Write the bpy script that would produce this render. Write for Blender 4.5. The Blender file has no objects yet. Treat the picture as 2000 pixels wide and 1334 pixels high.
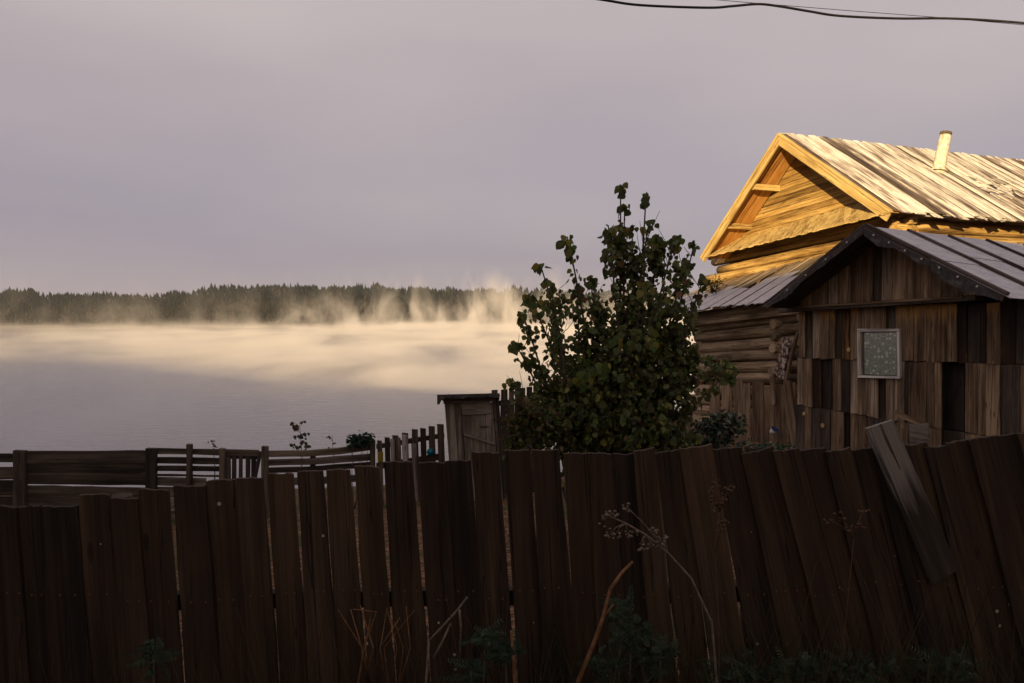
import bpy, bmesh, math, random
from mathutils import Vector, Matrix, noise

random.seed(7)
sc = bpy.context.scene
COL = sc.collection
R = math.radians

# ------------------------------------------------------------------ camera
F, CX, CY = 1444.0, 1000.0, 667.0            # focal length in photo pixels (2000 x 1334)
CAMZ = 20.0                                  # eye height above the river
PITCH = math.atan(57.0 / F)                  # looking slightly down
cam_d = bpy.data.cameras.new("camera")
cam_d.sensor_width = 36.0
cam_d.lens = 36.0 * F / 2000.0
cam_d.clip_start = 0.1
cam_d.clip_end = 6000.0
cam = bpy.data.objects.new("camera", cam_d)
COL.objects.link(cam)
cam.location = (0, 0, CAMZ)
cam.rotation_euler = (math.pi / 2 - PITCH, 0, 0)
sc.camera = cam

# ------------------------------------------------------------------ light
NV = Vector((-0.927, -0.375, 0)).normalized()      # gable normal of the houses (towards the camera side)
RV = -NV                                           # direction of the ridges
UV_ = Vector((-0.375, 0.927, 0)).normalized()      # along the gables, to the left and away
SUN_EL = R(9.0)
SUN_A = R(42.0)                                    # sun azimuth, turned from the gable normal
SH = (NV * math.cos(SUN_A) - UV_ * math.sin(SUN_A)).normalized()   # horizontal direction to the sun
SDIR = Vector((SH.x * math.cos(SUN_EL), SH.y * math.cos(SUN_EL), math.sin(SUN_EL)))

sun_d = bpy.data.lights.new("sun", 'SUN')
sun_d.energy = 5.0
sun_d.angle = R(0.5)
sun_d.color = (1.0, 0.70, 0.33)
sun = bpy.data.objects.new("sun", sun_d)
COL.objects.link(sun)
sun.rotation_euler = SDIR.to_track_quat('Z', 'Y').to_euler()
sun.location = (-40, -80, 60)

w = bpy.data.worlds.new("World")
sc.world = w
w.use_nodes = True
wn, wl = w.node_tree.nodes, w.node_tree.links
wn.clear()
wo = wn.new('ShaderNodeOutputWorld')
bg = wn.new('ShaderNodeBackground')
bg.inputs['Strength'].default_value = 0.1
sky = wn.new('ShaderNodeTexSky')
sky.sky_type = 'NISHITA'
sky.sun_disc = False
sky.sun_elevation = SUN_EL
sky.sun_rotation = math.atan2(SH.x, SH.y)
sky.air_density = 1.0
sky.dust_density = 1.5
# a closed, thin layer of mauve morning cloud drawn over the clear sky, the whole way round
tc = wn.new('ShaderNodeTexCoord')
mp = wn.new('ShaderNodeMapping'); mp.inputs['Scale'].default_value = (1.3, 1.3, 5.0)
wl.new(tc.outputs['Generated'], mp.inputs['Vector'])
ns = wn.new('ShaderNodeTexNoise')
ns.inputs['Scale'].default_value = 1.1; ns.inputs['Detail'].default_value = 3.5; ns.inputs['Roughness'].default_value = 0.45
wl.new(mp.outputs[0], ns.inputs['Vector'])
sep = wn.new('ShaderNodeSeparateXYZ'); wl.new(tc.outputs['Generated'], sep.inputs[0])
el = wn.new('ShaderNodeMapRange'); el.inputs['From Min'].default_value = 0.0; el.inputs['From Max'].default_value = 0.42
wl.new(sep.outputs['Z'], el.inputs['Value'])
nadd = wn.new('ShaderNodeMath'); nadd.operation = 'MULTIPLY_ADD'
nadd.inputs[1].default_value = 0.9; nadd.inputs[2].default_value = -0.43
wl.new(ns.outputs['Fac'], nadd.inputs[0])
sm = wn.new('ShaderNodeMath'); sm.operation = 'ADD'
wl.new(el.outputs[0], sm.inputs[0]); wl.new(nadd.outputs[0], sm.inputs[1])
cr = wn.new('ShaderNodeValToRGB')
e = cr.color_ramp.elements
e[0].position = 0.0; e[0].color = (2.05, 1.78, 1.93, 1)
e[1].position = 1.0; e[1].color = (2.9, 2.47, 2.44, 1)
m1 = e.new(0.3); m1.color = (1.74, 1.5, 1.8, 1)
m2 = e.new(0.65); m2.color = (2.3, 1.96, 2.06, 1)
wl.new(sm.outputs[0], cr.inputs[0])
mx = wn.new('ShaderNodeMixRGB'); mx.inputs[0].default_value = 0.93
wl.new(sky.outputs[0], mx.inputs[1]); wl.new(cr.outputs[0], mx.inputs[2])
wl.new(mx.outputs[0], bg.inputs['Color'])
wl.new(bg.outputs[0], wo.inputs['Surface'])

sc.view_settings.view_transform = 'Standard'
sc.view_settings.look = 'None'
sc.view_settings.exposure = 0.95
sc.view_settings.gamma = 1.0
sc.render.engine = 'CYCLES'
sc.cycles.max_bounces = 6
sc.cycles.volume_bounces = 1
sc.cycles.transparent_max_bounces = 12
sc.cycles.volume_max_steps = 256
sc.cycles.use_denoising = True

# ------------------------------------------------------------------ helpers
CAMP = Vector((0, 0, CAMZ))
def ray(px, py):
    x, y = (px - CX) / F, -(py - CY) / F
    c, s = math.cos(PITCH), math.sin(PITCH)
    return Vector((x, c + y * s, -s + y * c))
def at(px, py, depth):                      # point seen at a photo pixel, at a forward distance
    d = ray(px, py)
    return CAMP + d * (depth / d.y)
def HP(px, py, D):                          # point on the upright plane parallel to the gables
    d = ray(px, py)
    return CAMP + d * (-D / d.dot(NV))
def on_plane(px, py, p0, n):
    d = ray(px, py)
    return CAMP + d * ((p0 - CAMP).dot(n) / d.dot(n))

MW = {}
def mesh_obj(name, me, mat, parent=None, mw=None):
    o = bpy.data.objects.new(name, me)
    COL.objects.link(o)
    if mat is not None and not me.materials:
        me.materials.append(mat)
    mw = mw or Matrix.Identity(4)
    MW[o.name] = mw
    if parent is not None:
        o.parent = parent
        o.matrix_parent_inverse = MW[parent.name].inverted()
    o.matrix_basis = mw
    return o
def thing(name, label, cat, loc, group=None):
    o = bpy.data.objects.new(name, None)
    o.empty_display_size = 0.3
    COL.objects.link(o)
    mw = Matrix.Translation(loc)
    o.matrix_basis = mw
    MW[o.name] = mw
    return tag(o, label, cat, group)
def tag(o, label, cat=None, group=None, kind=None):
    if label: o["label"] = label
    if cat: o["category"] = cat
    if group: o["group"] = group
    if kind: o["kind"] = kind
    return o
def frame(origin, zax, yax):
    z = zax.normalized()
    y = (yax - z * yax.dot(z)).normalized()
    x = y.cross(z)
    m = Matrix((x, y, z)).transposed().to_4x4()
    m.translation = origin
    return m

def prism(name, parent, pts, nrm, thick, mat, grain=None, jit=0.0, step=0.35):
    """a board: flat outline pts with front normal nrm, thickness behind it; grain gives its long axis"""
    nrm = nrm.normalized()
    if grain is None:
        grain = max(((pts[(i + 1) % len(pts)] - pts[i]) for i in range(len(pts))), key=lambda v: v.length)
    out = []
    for i, p in enumerate(pts):
        q = pts[(i + 1) % len(pts)]
        out.append(p.copy())
        L = (q - p).length
        if jit > 0 and L > step * 1.4:
            k = min(8, int(L / step))
            side = nrm.cross(q - p).normalized()
            for j in range(1, k + 1):
                t = j / (k + 1)
                out.append(p.lerp(q, t) + side * random.uniform(-jit, jit))
    c = sum(out, Vector()) / len(out)
    mw = frame(c, grain, nrm)
    inv = mw.inverted()
    a = sum((out[i].cross(out[(i + 1) % len(out)]) for i in range(len(out))), Vector())
    if (a - Vector()).dot(nrm) < 0:
        out.reverse()
    fr = [inv @ p for p in out]
    n = len(fr)
    bk = [p + Vector((0, -thick, 0)) for p in fr]
    faces = [list(range(n)), list(range(2 * n - 1, n - 1, -1))]
    for i in range(n):
        j = (i + 1) % n
        faces.append([i, i + n, j + n, j])
    me = bpy.data.meshes.new(name)
    me.from_pydata(fr + bk, [], faces)
    return mesh_obj(name, me, mat, parent, mw)

def plank(name, parent, a, b, width, thick, facing, mat, w2=None, jit=0.004, cut=0.0):
    """a straight board from a to b (centre line of its front face)"""
    z = (b - a).normalized()
    y = (facing - z * facing.dot(z)).normalized()
    x = y.cross(z)
    w2 = width if w2 is None else w2
    c1, c2 = random.uniform(-cut, cut), random.uniform(-cut, cut)
    return prism(name, parent, [a - x * width / 2 + z * c1, a + x * width / 2 - z * c1,
                                b + x * w2 / 2 + z * c2, b - x * w2 / 2 - z * c2], y, thick, mat, z, jit)

def tube_data(pts, rads, sides=8, jit=0.0, cap=True):
    vs, fs = [], []
    n = len(pts)
    prev = None
    for i, p in enumerate(pts):
        d = (pts[min(i + 1, n - 1)] - pts[max(i - 1, 0)]).normalized()
        if prev is None:
            prev = d.orthogonal().normalized()
        x = (prev - d * prev.dot(d)).normalized()
        y = d.cross(x)
        prev = x
        for k in range(sides):
            a = 2 * math.pi * k / sides
            r = rads[i] * (1 + random.uniform(-jit, jit))
            vs.append(p + (x * math.cos(a) + y * math.sin(a)) * r)
    for i in range(n - 1):
        for k in range(sides):
            k2 = (k + 1) % sides
            fs.append([i * sides + k, i * sides + k2, (i + 1) * sides + k2, (i + 1) * sides + k])
    if cap:
        fs.append(list(range(sides - 1, -1, -1)))
        fs.append([(n - 1) * sides + k for k in range(sides)])
    return vs, fs
def smooth(me):
    me.polygons.foreach_set("use_smooth", [len(p.vertices) == 4 for p in me.polygons])
def log(name, parent, a, b, r1, r2, mat, sides=12, jit=0.05, bow=0.02):
    z = (b - a)
    mw = frame(a, z, Vector((0.1, 0.2, 1)) if abs(z.normalized().z) < 0.9 else Vector((1, 0, 0)))
    L = z.length
    k = max(2, min(8, int(L / 0.7)))
    ox, oy = random.uniform(-bow, bow), random.uniform(-bow, bow)
    pts = [Vector((ox * math.sin(math.pi * i / k), oy * math.sin(math.pi * i / k), L * i / k)) for i in range(k + 1)]
    vs, fs = tube_data(pts, [r1 + (r2 - r1) * i / k for i in range(k + 1)], sides, jit)
    me = bpy.data.meshes.new(name)
    me.from_pydata(vs, [], fs)
    smooth(me)
    return mesh_obj(name, me, mat, parent, mw)
def tube(name, parent, pts, rads, mat, sides=8, jit=0.0):
    o = pts[0].copy()
    vs, fs = tube_data([p - o for p in pts], rads, sides, jit)
    me = bpy.data.meshes.new(name)
    me.from_pydata(vs, [], fs)
    smooth(me)
    return mesh_obj(name, me, mat, parent, Matrix.Translation(o))

# ------------------------------------------------------------------ materials
def new_mat(name):
    m = bpy.data.materials.new(name)
    m.use_nodes = True
    nt = m.node_tree
    nt.nodes.clear()
    out = nt.nodes.new('ShaderNodeOutputMaterial')
    return m, nt, nt.nodes, nt.links, out
def ramp(nodes, stops):
    r = nodes.new('ShaderNodeValToRGB')
    el_ = r.color_ramp.elements
    while len(el_) > 1: el_.remove(el_[-1])
    el_[0].position = stops[0][0]; el_[0].color = (*stops[0][1], 1)
    for p, c in stops[1:]:
        x = el_.new(p); x.color = (*c, 1)
    return r
def wood(name, stops, gs=1.0, var=0.3, bump=0.5, patch=1.0, rough=0.85, spots=None, spot_scale=16, spot_size=0.14, contrast=1.9, fresh=None):
    m, nt, N, L, out = new_mat(name)
    b = N.new('ShaderNodeBsdfPrincipled')
    b.inputs['Roughness'].default_value = rough
    b.inputs['Specular IOR Level'].default_value = 0.25
    t = N.new('ShaderNodeTexCoord'); oi = N.new('ShaderNodeObjectInfo')
    sc_ = N.new('ShaderNodeVectorMath'); sc_.operation = 'SCALE'; sc_.inputs[0].default_value = (37, 17, 91)
    L.new(oi.outputs['Random'], sc_.inputs['Scale'])
    ad = N.new('ShaderNodeVectorMath'); L.new(t.outputs['Object'], ad.inputs[0]); L.new(sc_.outputs[0], ad.inputs[1])
    def nz(scale, detail, rough_, nscale=1.0, dist=0.0):
        mp_ = N.new('ShaderNodeMapping'); mp_.inputs['Scale'].default_value = scale
        L.new(ad.outputs[0], mp_.inputs['Vector'])
        n_ = N.new('ShaderNodeTexNoise'); n_.inputs['Scale'].default_value = nscale
        n_.inputs['Detail'].default_value = detail; n_.inputs['Roughness'].default_value = rough_
        n_.inputs['Distortion'].default_value = dist
        L.new(mp_.outputs[0], n_.inputs['Vector'])
        return n_.outputs['Fac']
    g1 = nz((16 * gs, 16 * gs, 0.7 * gs), 4, 0.6, dist=0.4)
    g2 = nz((75 * gs, 75 * gs, 1.6 * gs), 3, 0.6)
    g3 = nz((3.2, 3.2, 0.8), 3, 0.6)
    def mth(op, a, c, d=None):
        q = N.new('ShaderNodeMath'); q.operation = op
        for i, v in enumerate((a, c, d)):
            if v is None: continue
            if isinstance(v, (int, float)): q.inputs[i].default_value = v
            else: L.new(v, q.inputs[i])
        return q.outputs[0]
    s1 = mth('MULTIPLY_ADD', g1, 0.45, mth('MULTIPLY', g2, 0.25))
    s2 = mth('MULTIPLY_ADD', g3, 0.5 * patch, s1)
    s3 = mth('MULTIPLY_ADD', mth('SUBTRACT', oi.outputs['Random'], 0.5), var * 0.5, s2)
    cr_ = ramp(N, stops)
    L.new(mth('MULTIPLY_ADD', s3, contrast, 0.5 - contrast * (0.6 + 0.25 * (patch - 1))), cr_.inputs[0])
    hs = N.new('ShaderNodeHueSaturation')
    wn_ = N.new('ShaderNodeTexWhiteNoise'); wn_.noise_dimensions = '1D'
    L.new(mth('MULTIPLY', oi.outputs['Random'], 931.7), wn_.inputs['W'])
    L.new(mth('MULTIPLY_ADD', wn_.outputs['Value'], var * 1.4, 1 - var * 0.7), hs.inputs['Value'])
    L.new(cr_.outputs[0], hs.inputs['Color'])
    col = hs.outputs[0]
    if spots:
        vo = N.new('ShaderNodeTexVoronoi'); vo.inputs['Scale'].default_value = spot_scale
        L.new(ad.outputs[0], vo.inputs['Vector'])
        sepc = N.new('ShaderNodeSeparateColor'); L.new(vo.outputs['Color'], sepc.inputs[0])
        lim = mth('MULTIPLY', mth('GREATER_THAN', sepc.outputs[0], 0.9), mth('MULTIPLY', sepc.outputs[1], spot_size))
        fac = mth('LESS_THAN', vo.outputs['Distance'], lim)
        mm = N.new('ShaderNodeMixRGB'); L.new(fac, mm.inputs[0]); L.new(col, mm.inputs[1]); mm.inputs[2].default_value = (*spots, 1)
        col = mm.outputs[0]
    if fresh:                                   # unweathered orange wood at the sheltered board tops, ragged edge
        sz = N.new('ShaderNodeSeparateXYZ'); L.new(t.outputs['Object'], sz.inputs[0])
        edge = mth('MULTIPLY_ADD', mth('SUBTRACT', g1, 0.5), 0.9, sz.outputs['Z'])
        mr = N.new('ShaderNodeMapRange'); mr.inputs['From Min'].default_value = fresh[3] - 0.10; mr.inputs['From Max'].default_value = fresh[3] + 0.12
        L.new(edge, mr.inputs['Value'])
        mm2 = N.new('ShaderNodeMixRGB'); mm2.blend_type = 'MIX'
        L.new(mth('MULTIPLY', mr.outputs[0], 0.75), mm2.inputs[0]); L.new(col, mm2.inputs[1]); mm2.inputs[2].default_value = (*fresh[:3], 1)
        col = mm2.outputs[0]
    g4 = nz((28 * gs, 28 * gs, 0.45 * gs), 2, 0.5, dist=0.3)
    crk = mth('LESS_THAN', mth('ABSOLUTE', mth('SUBTRACT', g4, 0.60), 0), 0.010)
    mk = N.new('ShaderNodeMapping'); mk.inputs['Scale'].default_value = (7, 7, 2.2); L.new(ad.outputs[0], mk.inputs['Vector'])
    vk = N.new('ShaderNodeTexVoronoi'); vk.inputs['Scale'].default_value = 1.0; L.new(mk.outputs[0], vk.inputs['Vector'])
    sk_ = N.new('ShaderNodeSeparateColor'); L.new(vk.outputs['Color'], sk_.inputs[0])
    kn = mth('MULTIPLY', mth('LESS_THAN', vk.outputs['Distance'], mth('MULTIPLY_ADD', g2, 0.12, 0.06)), mth('GREATER_THAN', sk_.outputs[0], 0.62))
    dk = mth('MAXIMUM', mth('MULTIPLY', crk, 0.8), mth('MULTIPLY', kn, 0.6))
    md = N.new('ShaderNodeMixRGB'); L.new(dk, md.inputs[0]); L.new(col, md.inputs[1])
    md.inputs[2].default_value = (*[c * 0.35 for c in stops[0][1]], 1)
    L.new(md.outputs[0], b.inputs['Base Color'])
    bp = N.new('ShaderNodeBump'); bp.inputs['Strength'].default_value = bump; bp.inputs['Distance'].default_value = 0.012
    L.new(mth('SUBTRACT', mth('MULTIPLY_ADD', g1, 0.6, mth('MULTIPLY', g2, 0.5)), mth('MULTIPLY', dk, 0.7)), bp.inputs['Height'])
    L.new(bp.outputs[0], b.inputs['Normal'])
    L.new(b.outputs[0], out.inputs['Surface'])
    return m
def simple(name, stops, scale=8.0, rough=0.8, bump=0.3, detail=4, metallic=0.0, bdist=0.01, stretch=(1, 1, 1), spec=0.3):
    m, nt, N, L, out = new_mat(name)
    b = N.new('ShaderNodeBsdfPrincipled')
    b.inputs['Roughness'].default_value = rough; b.inputs['Metallic'].default_value = metallic
    b.inputs['Specular IOR Level'].default_value = spec
    t = N.new('ShaderNodeTexCoord')
    mp_ = N.new('ShaderNodeMapping'); mp_.inputs['Scale'].default_value = stretch
    L.new(t.outputs['Object'], mp_.inputs['Vector'])
    n_ = N.new('ShaderNodeTexNoise'); n_.inputs['Scale'].default_value = scale; n_.inputs['Detail'].default_value = detail
    n_.inputs['Roughness'].default_value = 0.65
    L.new(mp_.outputs[0], n_.inputs['Vector'])
    cr_ = ramp(N, stops)
    L.new(n_.outputs['Fac'], cr_.inputs[0]); L.new(cr_.outputs[0], b.inputs['Base Color'])
    bp = N.new('ShaderNodeBump'); bp.inputs['Strength'].default_value = bump; bp.inputs['Distance'].default_value = bdist
    L.new(n_.outputs['Fac'], bp.inputs['Height']); L.new(bp.outputs[0], b.inputs['Normal'])
    L.new(b.outputs[0], out.inputs['Surface'])
    return m
def leaf_mat(name, use_attr=True, col=(0.05, 0.07, 0.02)):
    m, nt, N, L, out = new_mat(name)
    b = N.new('ShaderNodeBsdfPrincipled'); b.inputs['Roughness'].default_value = 0.55
    b.inputs['Specular IOR Level'].default_value = 0.3
    tr = N.new('ShaderNodeBsdfTranslucent')
    mxs = N.new('ShaderNodeMixShader'); mxs.inputs[0].default_value = 0.4
    if use_attr:
        a = N.new('ShaderNodeAttribute'); a.attribute_name = 'tint'
        csock = a.outputs['Color']
    else:
        oi = N.new('ShaderNodeObjectInfo')
        cr_ = ramp(N, [(0.0, (0.05, 0.07, 0.02)), (0.5, (0.08, 0.105, 0.026)), (0.8, (0.12, 0.13, 0.03)), (0.93, (0.20, 0.16, 0.03)), (1.0, (0.12, 0.06, 0.03))])
        L.new(oi.outputs['Random'], cr_.inputs[0]); csock = cr_.outputs[0]
    L.new(csock, b.inputs['Base Color']); L.new(csock, tr.inputs['Color'])
    L.new(b.outputs[0], mxs.inputs[1]); L.new(tr.outputs[0], mxs.inputs[2])
    L.new(mxs.outputs[0], out.inputs['Surface'])
    return m

M = {}
M['fence'] = wood('weathered_fence_wood', [(0.2, (0.010, 0.006, 0.0034)), (0.5, (0.033, 0.018, 0.009)), (0.8, (0.070, 0.041, 0.021))],
                  var=0.22, bump=0.9, spots=(0.30, 0.27, 0.18), spot_scale=14, spot_size=0.16)
M['pale'] = wood('pale_grey_board', [(0.25, (0.05, 0.037, 0.03)), (0.5, (0.15, 0.125, 0.105)), (0.8, (0.3, 0.26, 0.225))], var=0.15, bump=0.8)
M['pale_top'] = wood('pale_topped_board', [(0.2, (0.012, 0.009, 0.006)), (0.5, (0.036, 0.025, 0.017)), (0.8, (0.08, 0.06, 0.045))], var=0.1, bump=0.8, fresh=(0.22, 0.19, 0.165, 0.05))  # pale upper part, darker brown towards the lower end
M['midfence'] = wood('old_rail_wood', [(0.2, (0.012, 0.009, 0.006)), (0.5, (0.04, 0.029, 0.02)), (0.8, (0.10, 0.076, 0.056))], var=0.35)
M['picket'] = wood('picket_wood', [(0.3, (0.03, 0.022, 0.014)), (0.55, (0.085, 0.062, 0.04)), (0.8, (0.17, 0.13, 0.09))], var=0.35)
M['picket_pale'] = wood('picket_flaking_paint', [(0.3, (0.09, 0.06, 0.05)), (0.5, (0.28, 0.21, 0.19)), (0.7, (0.45, 0.38, 0.35))], var=0.2)
M['picket_yellow'] = wood('picket_yellow_paint', [(0.3, (0.12, 0.08, 0.01)), (0.55, (0.32, 0.22, 0.02)), (0.8, (0.42, 0.30, 0.04))], var=0.1)
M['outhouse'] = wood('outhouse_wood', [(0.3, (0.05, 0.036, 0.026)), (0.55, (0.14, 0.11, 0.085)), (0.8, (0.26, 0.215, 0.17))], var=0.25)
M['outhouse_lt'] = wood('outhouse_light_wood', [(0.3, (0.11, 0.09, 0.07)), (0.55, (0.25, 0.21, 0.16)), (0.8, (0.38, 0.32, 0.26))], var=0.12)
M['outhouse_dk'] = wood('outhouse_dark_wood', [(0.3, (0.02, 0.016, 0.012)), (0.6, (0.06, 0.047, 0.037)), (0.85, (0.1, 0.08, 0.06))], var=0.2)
M['house'] = wood('house_board', [(0.2, (0.07, 0.036, 0.011)), (0.5, (0.26, 0.16, 0.05)), (0.8, (0.46, 0.32, 0.12))], var=0.25, bump=0.9)
M['fresh'] = wood('orange_soffit_board', [(0.2, (0.16, 0.06, 0.015)), (0.5, (0.42, 0.2, 0.05)), (0.8, (0.55, 0.3, 0.09))], var=0.25, bump=0.7)
M['barge'] = wood('bargeboard_wood', [(0.2, (0.13, 0.075, 0.025)), (0.5, (0.42, 0.30, 0.115)), (0.8, (0.60, 0.47, 0.22))], var=0.12, bump=0.5)
M['log'] = wood('house_log', [(0.2, (0.06, 0.032, 0.012)), (0.5, (0.28, 0.175, 0.06)), (0.8, (0.5, 0.36, 0.15))], var=0.25, bump=1.0)
M['roof'] = wood('silver_roof_board', [(0.2, (0.10, 0.07, 0.06)), (0.36, (0.30, 0.25, 0.22)), (0.5, (0.62, 0.60, 0.55)), (0.8, (0.76, 0.75, 0.71))],
                 gs=1.5, var=0.22, bump=0.9, patch=1.1, contrast=2.2)
M['roof_dk'] = wood('dark_roof_board', [(0.25, (0.05, 0.034, 0.026)), (0.5, (0.17, 0.13, 0.105)), (0.75, (0.5, 0.46, 0.42))], var=0.3, bump=0.9)
M['annexlog'] = wood('annex_log', [(0.2, (0.06, 0.04, 0.023)), (0.5, (0.27, 0.187, 0.11)), (0.8, (0.48, 0.36, 0.23))], var=0.25, bump=1.0)
SHED = [(0.2, (0.045, 0.025, 0.0135)), (0.5, (0.17, 0.108, 0.062)), (0.8, (0.38, 0.265, 0.165))]
M['shed'] = wood('shed_board', SHED, var=0.2, bump=0.8)
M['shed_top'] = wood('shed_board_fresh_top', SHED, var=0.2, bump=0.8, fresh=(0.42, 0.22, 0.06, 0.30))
M['shed_lt'] = wood('shed_light_board', [(0.2, (0.065, 0.042, 0.027)), (0.5, (0.235, 0.168, 0.112)), (0.8, (0.50, 0.39, 0.285))], var=0.15, bump=0.8)
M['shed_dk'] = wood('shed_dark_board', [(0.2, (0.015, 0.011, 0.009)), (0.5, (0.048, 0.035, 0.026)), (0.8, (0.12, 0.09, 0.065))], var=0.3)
M['shed_or'] = wood('shed_bare_orange_board', [(0.25, (0.015, 0.009, 0.006)), (0.55, (0.04, 0.02, 0.009)), (0.8, (0.22, 0.11, 0.035))], var=0.2)
M['shedroof'] = simple('shed_roof_felt', [(0.3, (0.34, 0.32, 0.34)), (0.5, (0.46, 0.44, 0.46)), (0.7, (0.55, 0.53, 0.55))], 5, 0.75, 0.2)
M['pentsheet'] = simple('grey_corrugated_sheet', [(0.3, (0.34, 0.31, 0.32)), (0.5, (0.5, 0.47, 0.48)), (0.7, (0.58, 0.55, 0.56))], 6, 0.6, 0.2)
M['pentboard'] = wood('pent_roof_board', [(0.2, (0.05, 0.034, 0.024)), (0.5, (0.19, 0.145, 0.105)), (0.8, (0.42, 0.35, 0.28))], var=0.3, bump=0.9)
M['batten'] = wood('dark_batten', [(0.3, (0.03, 0.02, 0.018)), (0.6, (0.09, 0.065, 0.055)), (0.85, (0.14, 0.1, 0.085))], var=0.1)
M['tar'] = simple('tar_paper', [(0.3, (0.02, 0.018, 0.018)), (0.55, (0.06, 0.055, 0.05)), (0.75, (0.16, 0.145, 0.13))], 9, 0.9, 0.6)
M['white_frame'] = wood('window_casing_paint', [(0.25, (0.3, 0.26, 0.23)), (0.5, (0.66, 0.61, 0.57)), (0.75, (0.78, 0.75, 0.72))], var=0.08)
M['pipe'] = simple('chimney_whitewash', [(0.32, (0.22, 0.17, 0.12)), (0.46, (0.5, 0.44, 0.35)), (0.7, (0.7, 0.66, 0.58))], 9, 0.85, 0.6)
M['soot'] = simple('chimney_soot', [(0.3, (0.03, 0.025, 0.02)), (0.7, (0.14, 0.10, 0.07))], 12, 0.9, 0.3)
M['nail'] = simple('nail_head', [(0.3, (0.45, 0.42, 0.36)), (0.7, (0.6, 0.57, 0.5))], 5, 0.5, 0.0)
M['rust'] = simple('rusty_nail', [(0.3, (0.05, 0.02, 0.01)), (0.7, (0.12, 0.05, 0.02))], 60, 0.8, 0.1)
M['teal'] = simple('teal_enamel', [(0.3, (0.0, 0.12, 0.17)), (0.7, (0.005, 0.2, 0.27))], 10, 0.35, 0.05)
M['blue'] = simple('blue_enamel', [(0.3, (0.01, 0.03, 0.14)), (0.7, (0.02, 0.06, 0.22))], 10, 0.35, 0.05)
M['whitepaint'] = simple('white_enamel', [(0.3, (0.5, 0.46, 0.4)), (0.7, (0.7, 0.66, 0.6))], 14, 0.4, 0.1)
M['cable'] = simple('cable_rubber', [(0.3, (0.015, 0.015, 0.017)), (0.7, (0.03, 0.03, 0.034))], 10, 0.6, 0.1)
M['twig'] = simple('twig_bark', [(0.3, (0.03, 0.022, 0.015)), (0.7, (0.09, 0.07, 0.05))], 30, 0.9, 0.4)
M['drystalk'] = simple('dry_stalk', [(0.3, (0.06, 0.025, 0.01)), (0.5, (0.13, 0.055, 0.02)), (0.75, (0.22, 0.12, 0.055))], 25, 0.85, 0.3)
M['greystalk'] = simple('grey_dry_stalk', [(0.3, (0.05, 0.035, 0.025)), (0.7, (0.19, 0.135, 0.10))], 25, 0.85, 0.3)
M['dimstalk'] = simple('dark_dry_stalk', [(0.3, (0.035, 0.015, 0.008)), (0.7, (0.10, 0.05, 0.025))], 25, 0.9, 0.3)
M['leaf'] = leaf_mat('leaf')
M['leaf_single'] = leaf_mat('single_leaf', False)
M['rag'] = simple('peeling_birch_bark', [(0.42, (0.05, 0.03, 0.022)), (0.5, (0.14, 0.09, 0.07)), (0.56, (0.5, 0.4, 0.35))], 9, 0.9, 0.5)

# ------------------------------------------------------------------ the setting: ground, river, far hills
def sstep(a, b, x):
    t = max(0.0, min(1.0, (x - a) / (b - a)))
    return t * t * (3 - 2 * t)
TAN = math.tan(SUN_EL)
def ground_z(x, y):
    """height of the near bank and an added unseen hill, above the river"""
    sl = 0.115 + (0.066 - 0.115) * sstep(0.5, 5.0, x)
    z = -2.15 - sl * max(0.0, min(y, 30) - 3.4) - 0.07 * min(4.5, max(0.0, -x)) * sstep(0, 3, y)
    z += 0.4 * sstep(3.2, 0.0, y)
    yb = 16.5 + 2.4 * max(0.0, min(x - 1.5, 9)) + 0.25 * max(0.0, x - 10.5)
    if y > yb:
        z -= 0.31 * (y - yb)
    q = SH.x * x + SH.y * y
    z += (4.05 + 60 * TAN + 1.75) * sstep(7, 60, q) + 0.05 * max(0, q - 60)  # unseen rise behind the camera, put in and sized to shade the foreground
    lt = -SH.y * x + SH.x * y
    z += (15 * sstep(-90, -300, lt) + 4 * noise.noise(Vector((lt * 0.035, 2, 7))) * sstep(22, 70, abs(lt))) * sstep(7, 60, q)  # crest raised on one side to shade the left mist, roughened for its edge
    z += 0.10 * noise.noise(Vector((x * 0.35, y * 0.35, 0))) * sstep(0, 5, abs(q)) + 0.5 * noise.noise(Vector((x * 0.03, y * 0.03, 5))) * sstep(25, 60, q)
    return max(z, -22.5) + CAMZ

def grid_mesh(name, xs, ys, fz, mat, sm=True):
    vs = [(x, y, fz(x, y)) for y in ys for x in xs]
    nx = len(xs)
    fs = [(j * nx + i, j * nx + i + 1, (j + 1) * nx + i + 1, (j + 1) * nx + i) for j in range(len(ys) - 1) for i in range(nx - 1)]
    me = bpy.data.meshes.new(name)
    me.from_pydata(vs, [], fs)
    if sm: me.polygons.foreach_set("use_smooth", [True] * len(me.polygons))
    return mesh_obj(name, me, mat)
def spread(lo, hi, near, n):
    """coordinates denser around near"""
    a = [near + (lo - near) * (k / n) ** 2.6 for k in range(n, 0, -1)]
    b = [near + (hi - near) * (k / n) ** 2.6 for k in range(0, n + 1)]
    return a + b

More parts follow.
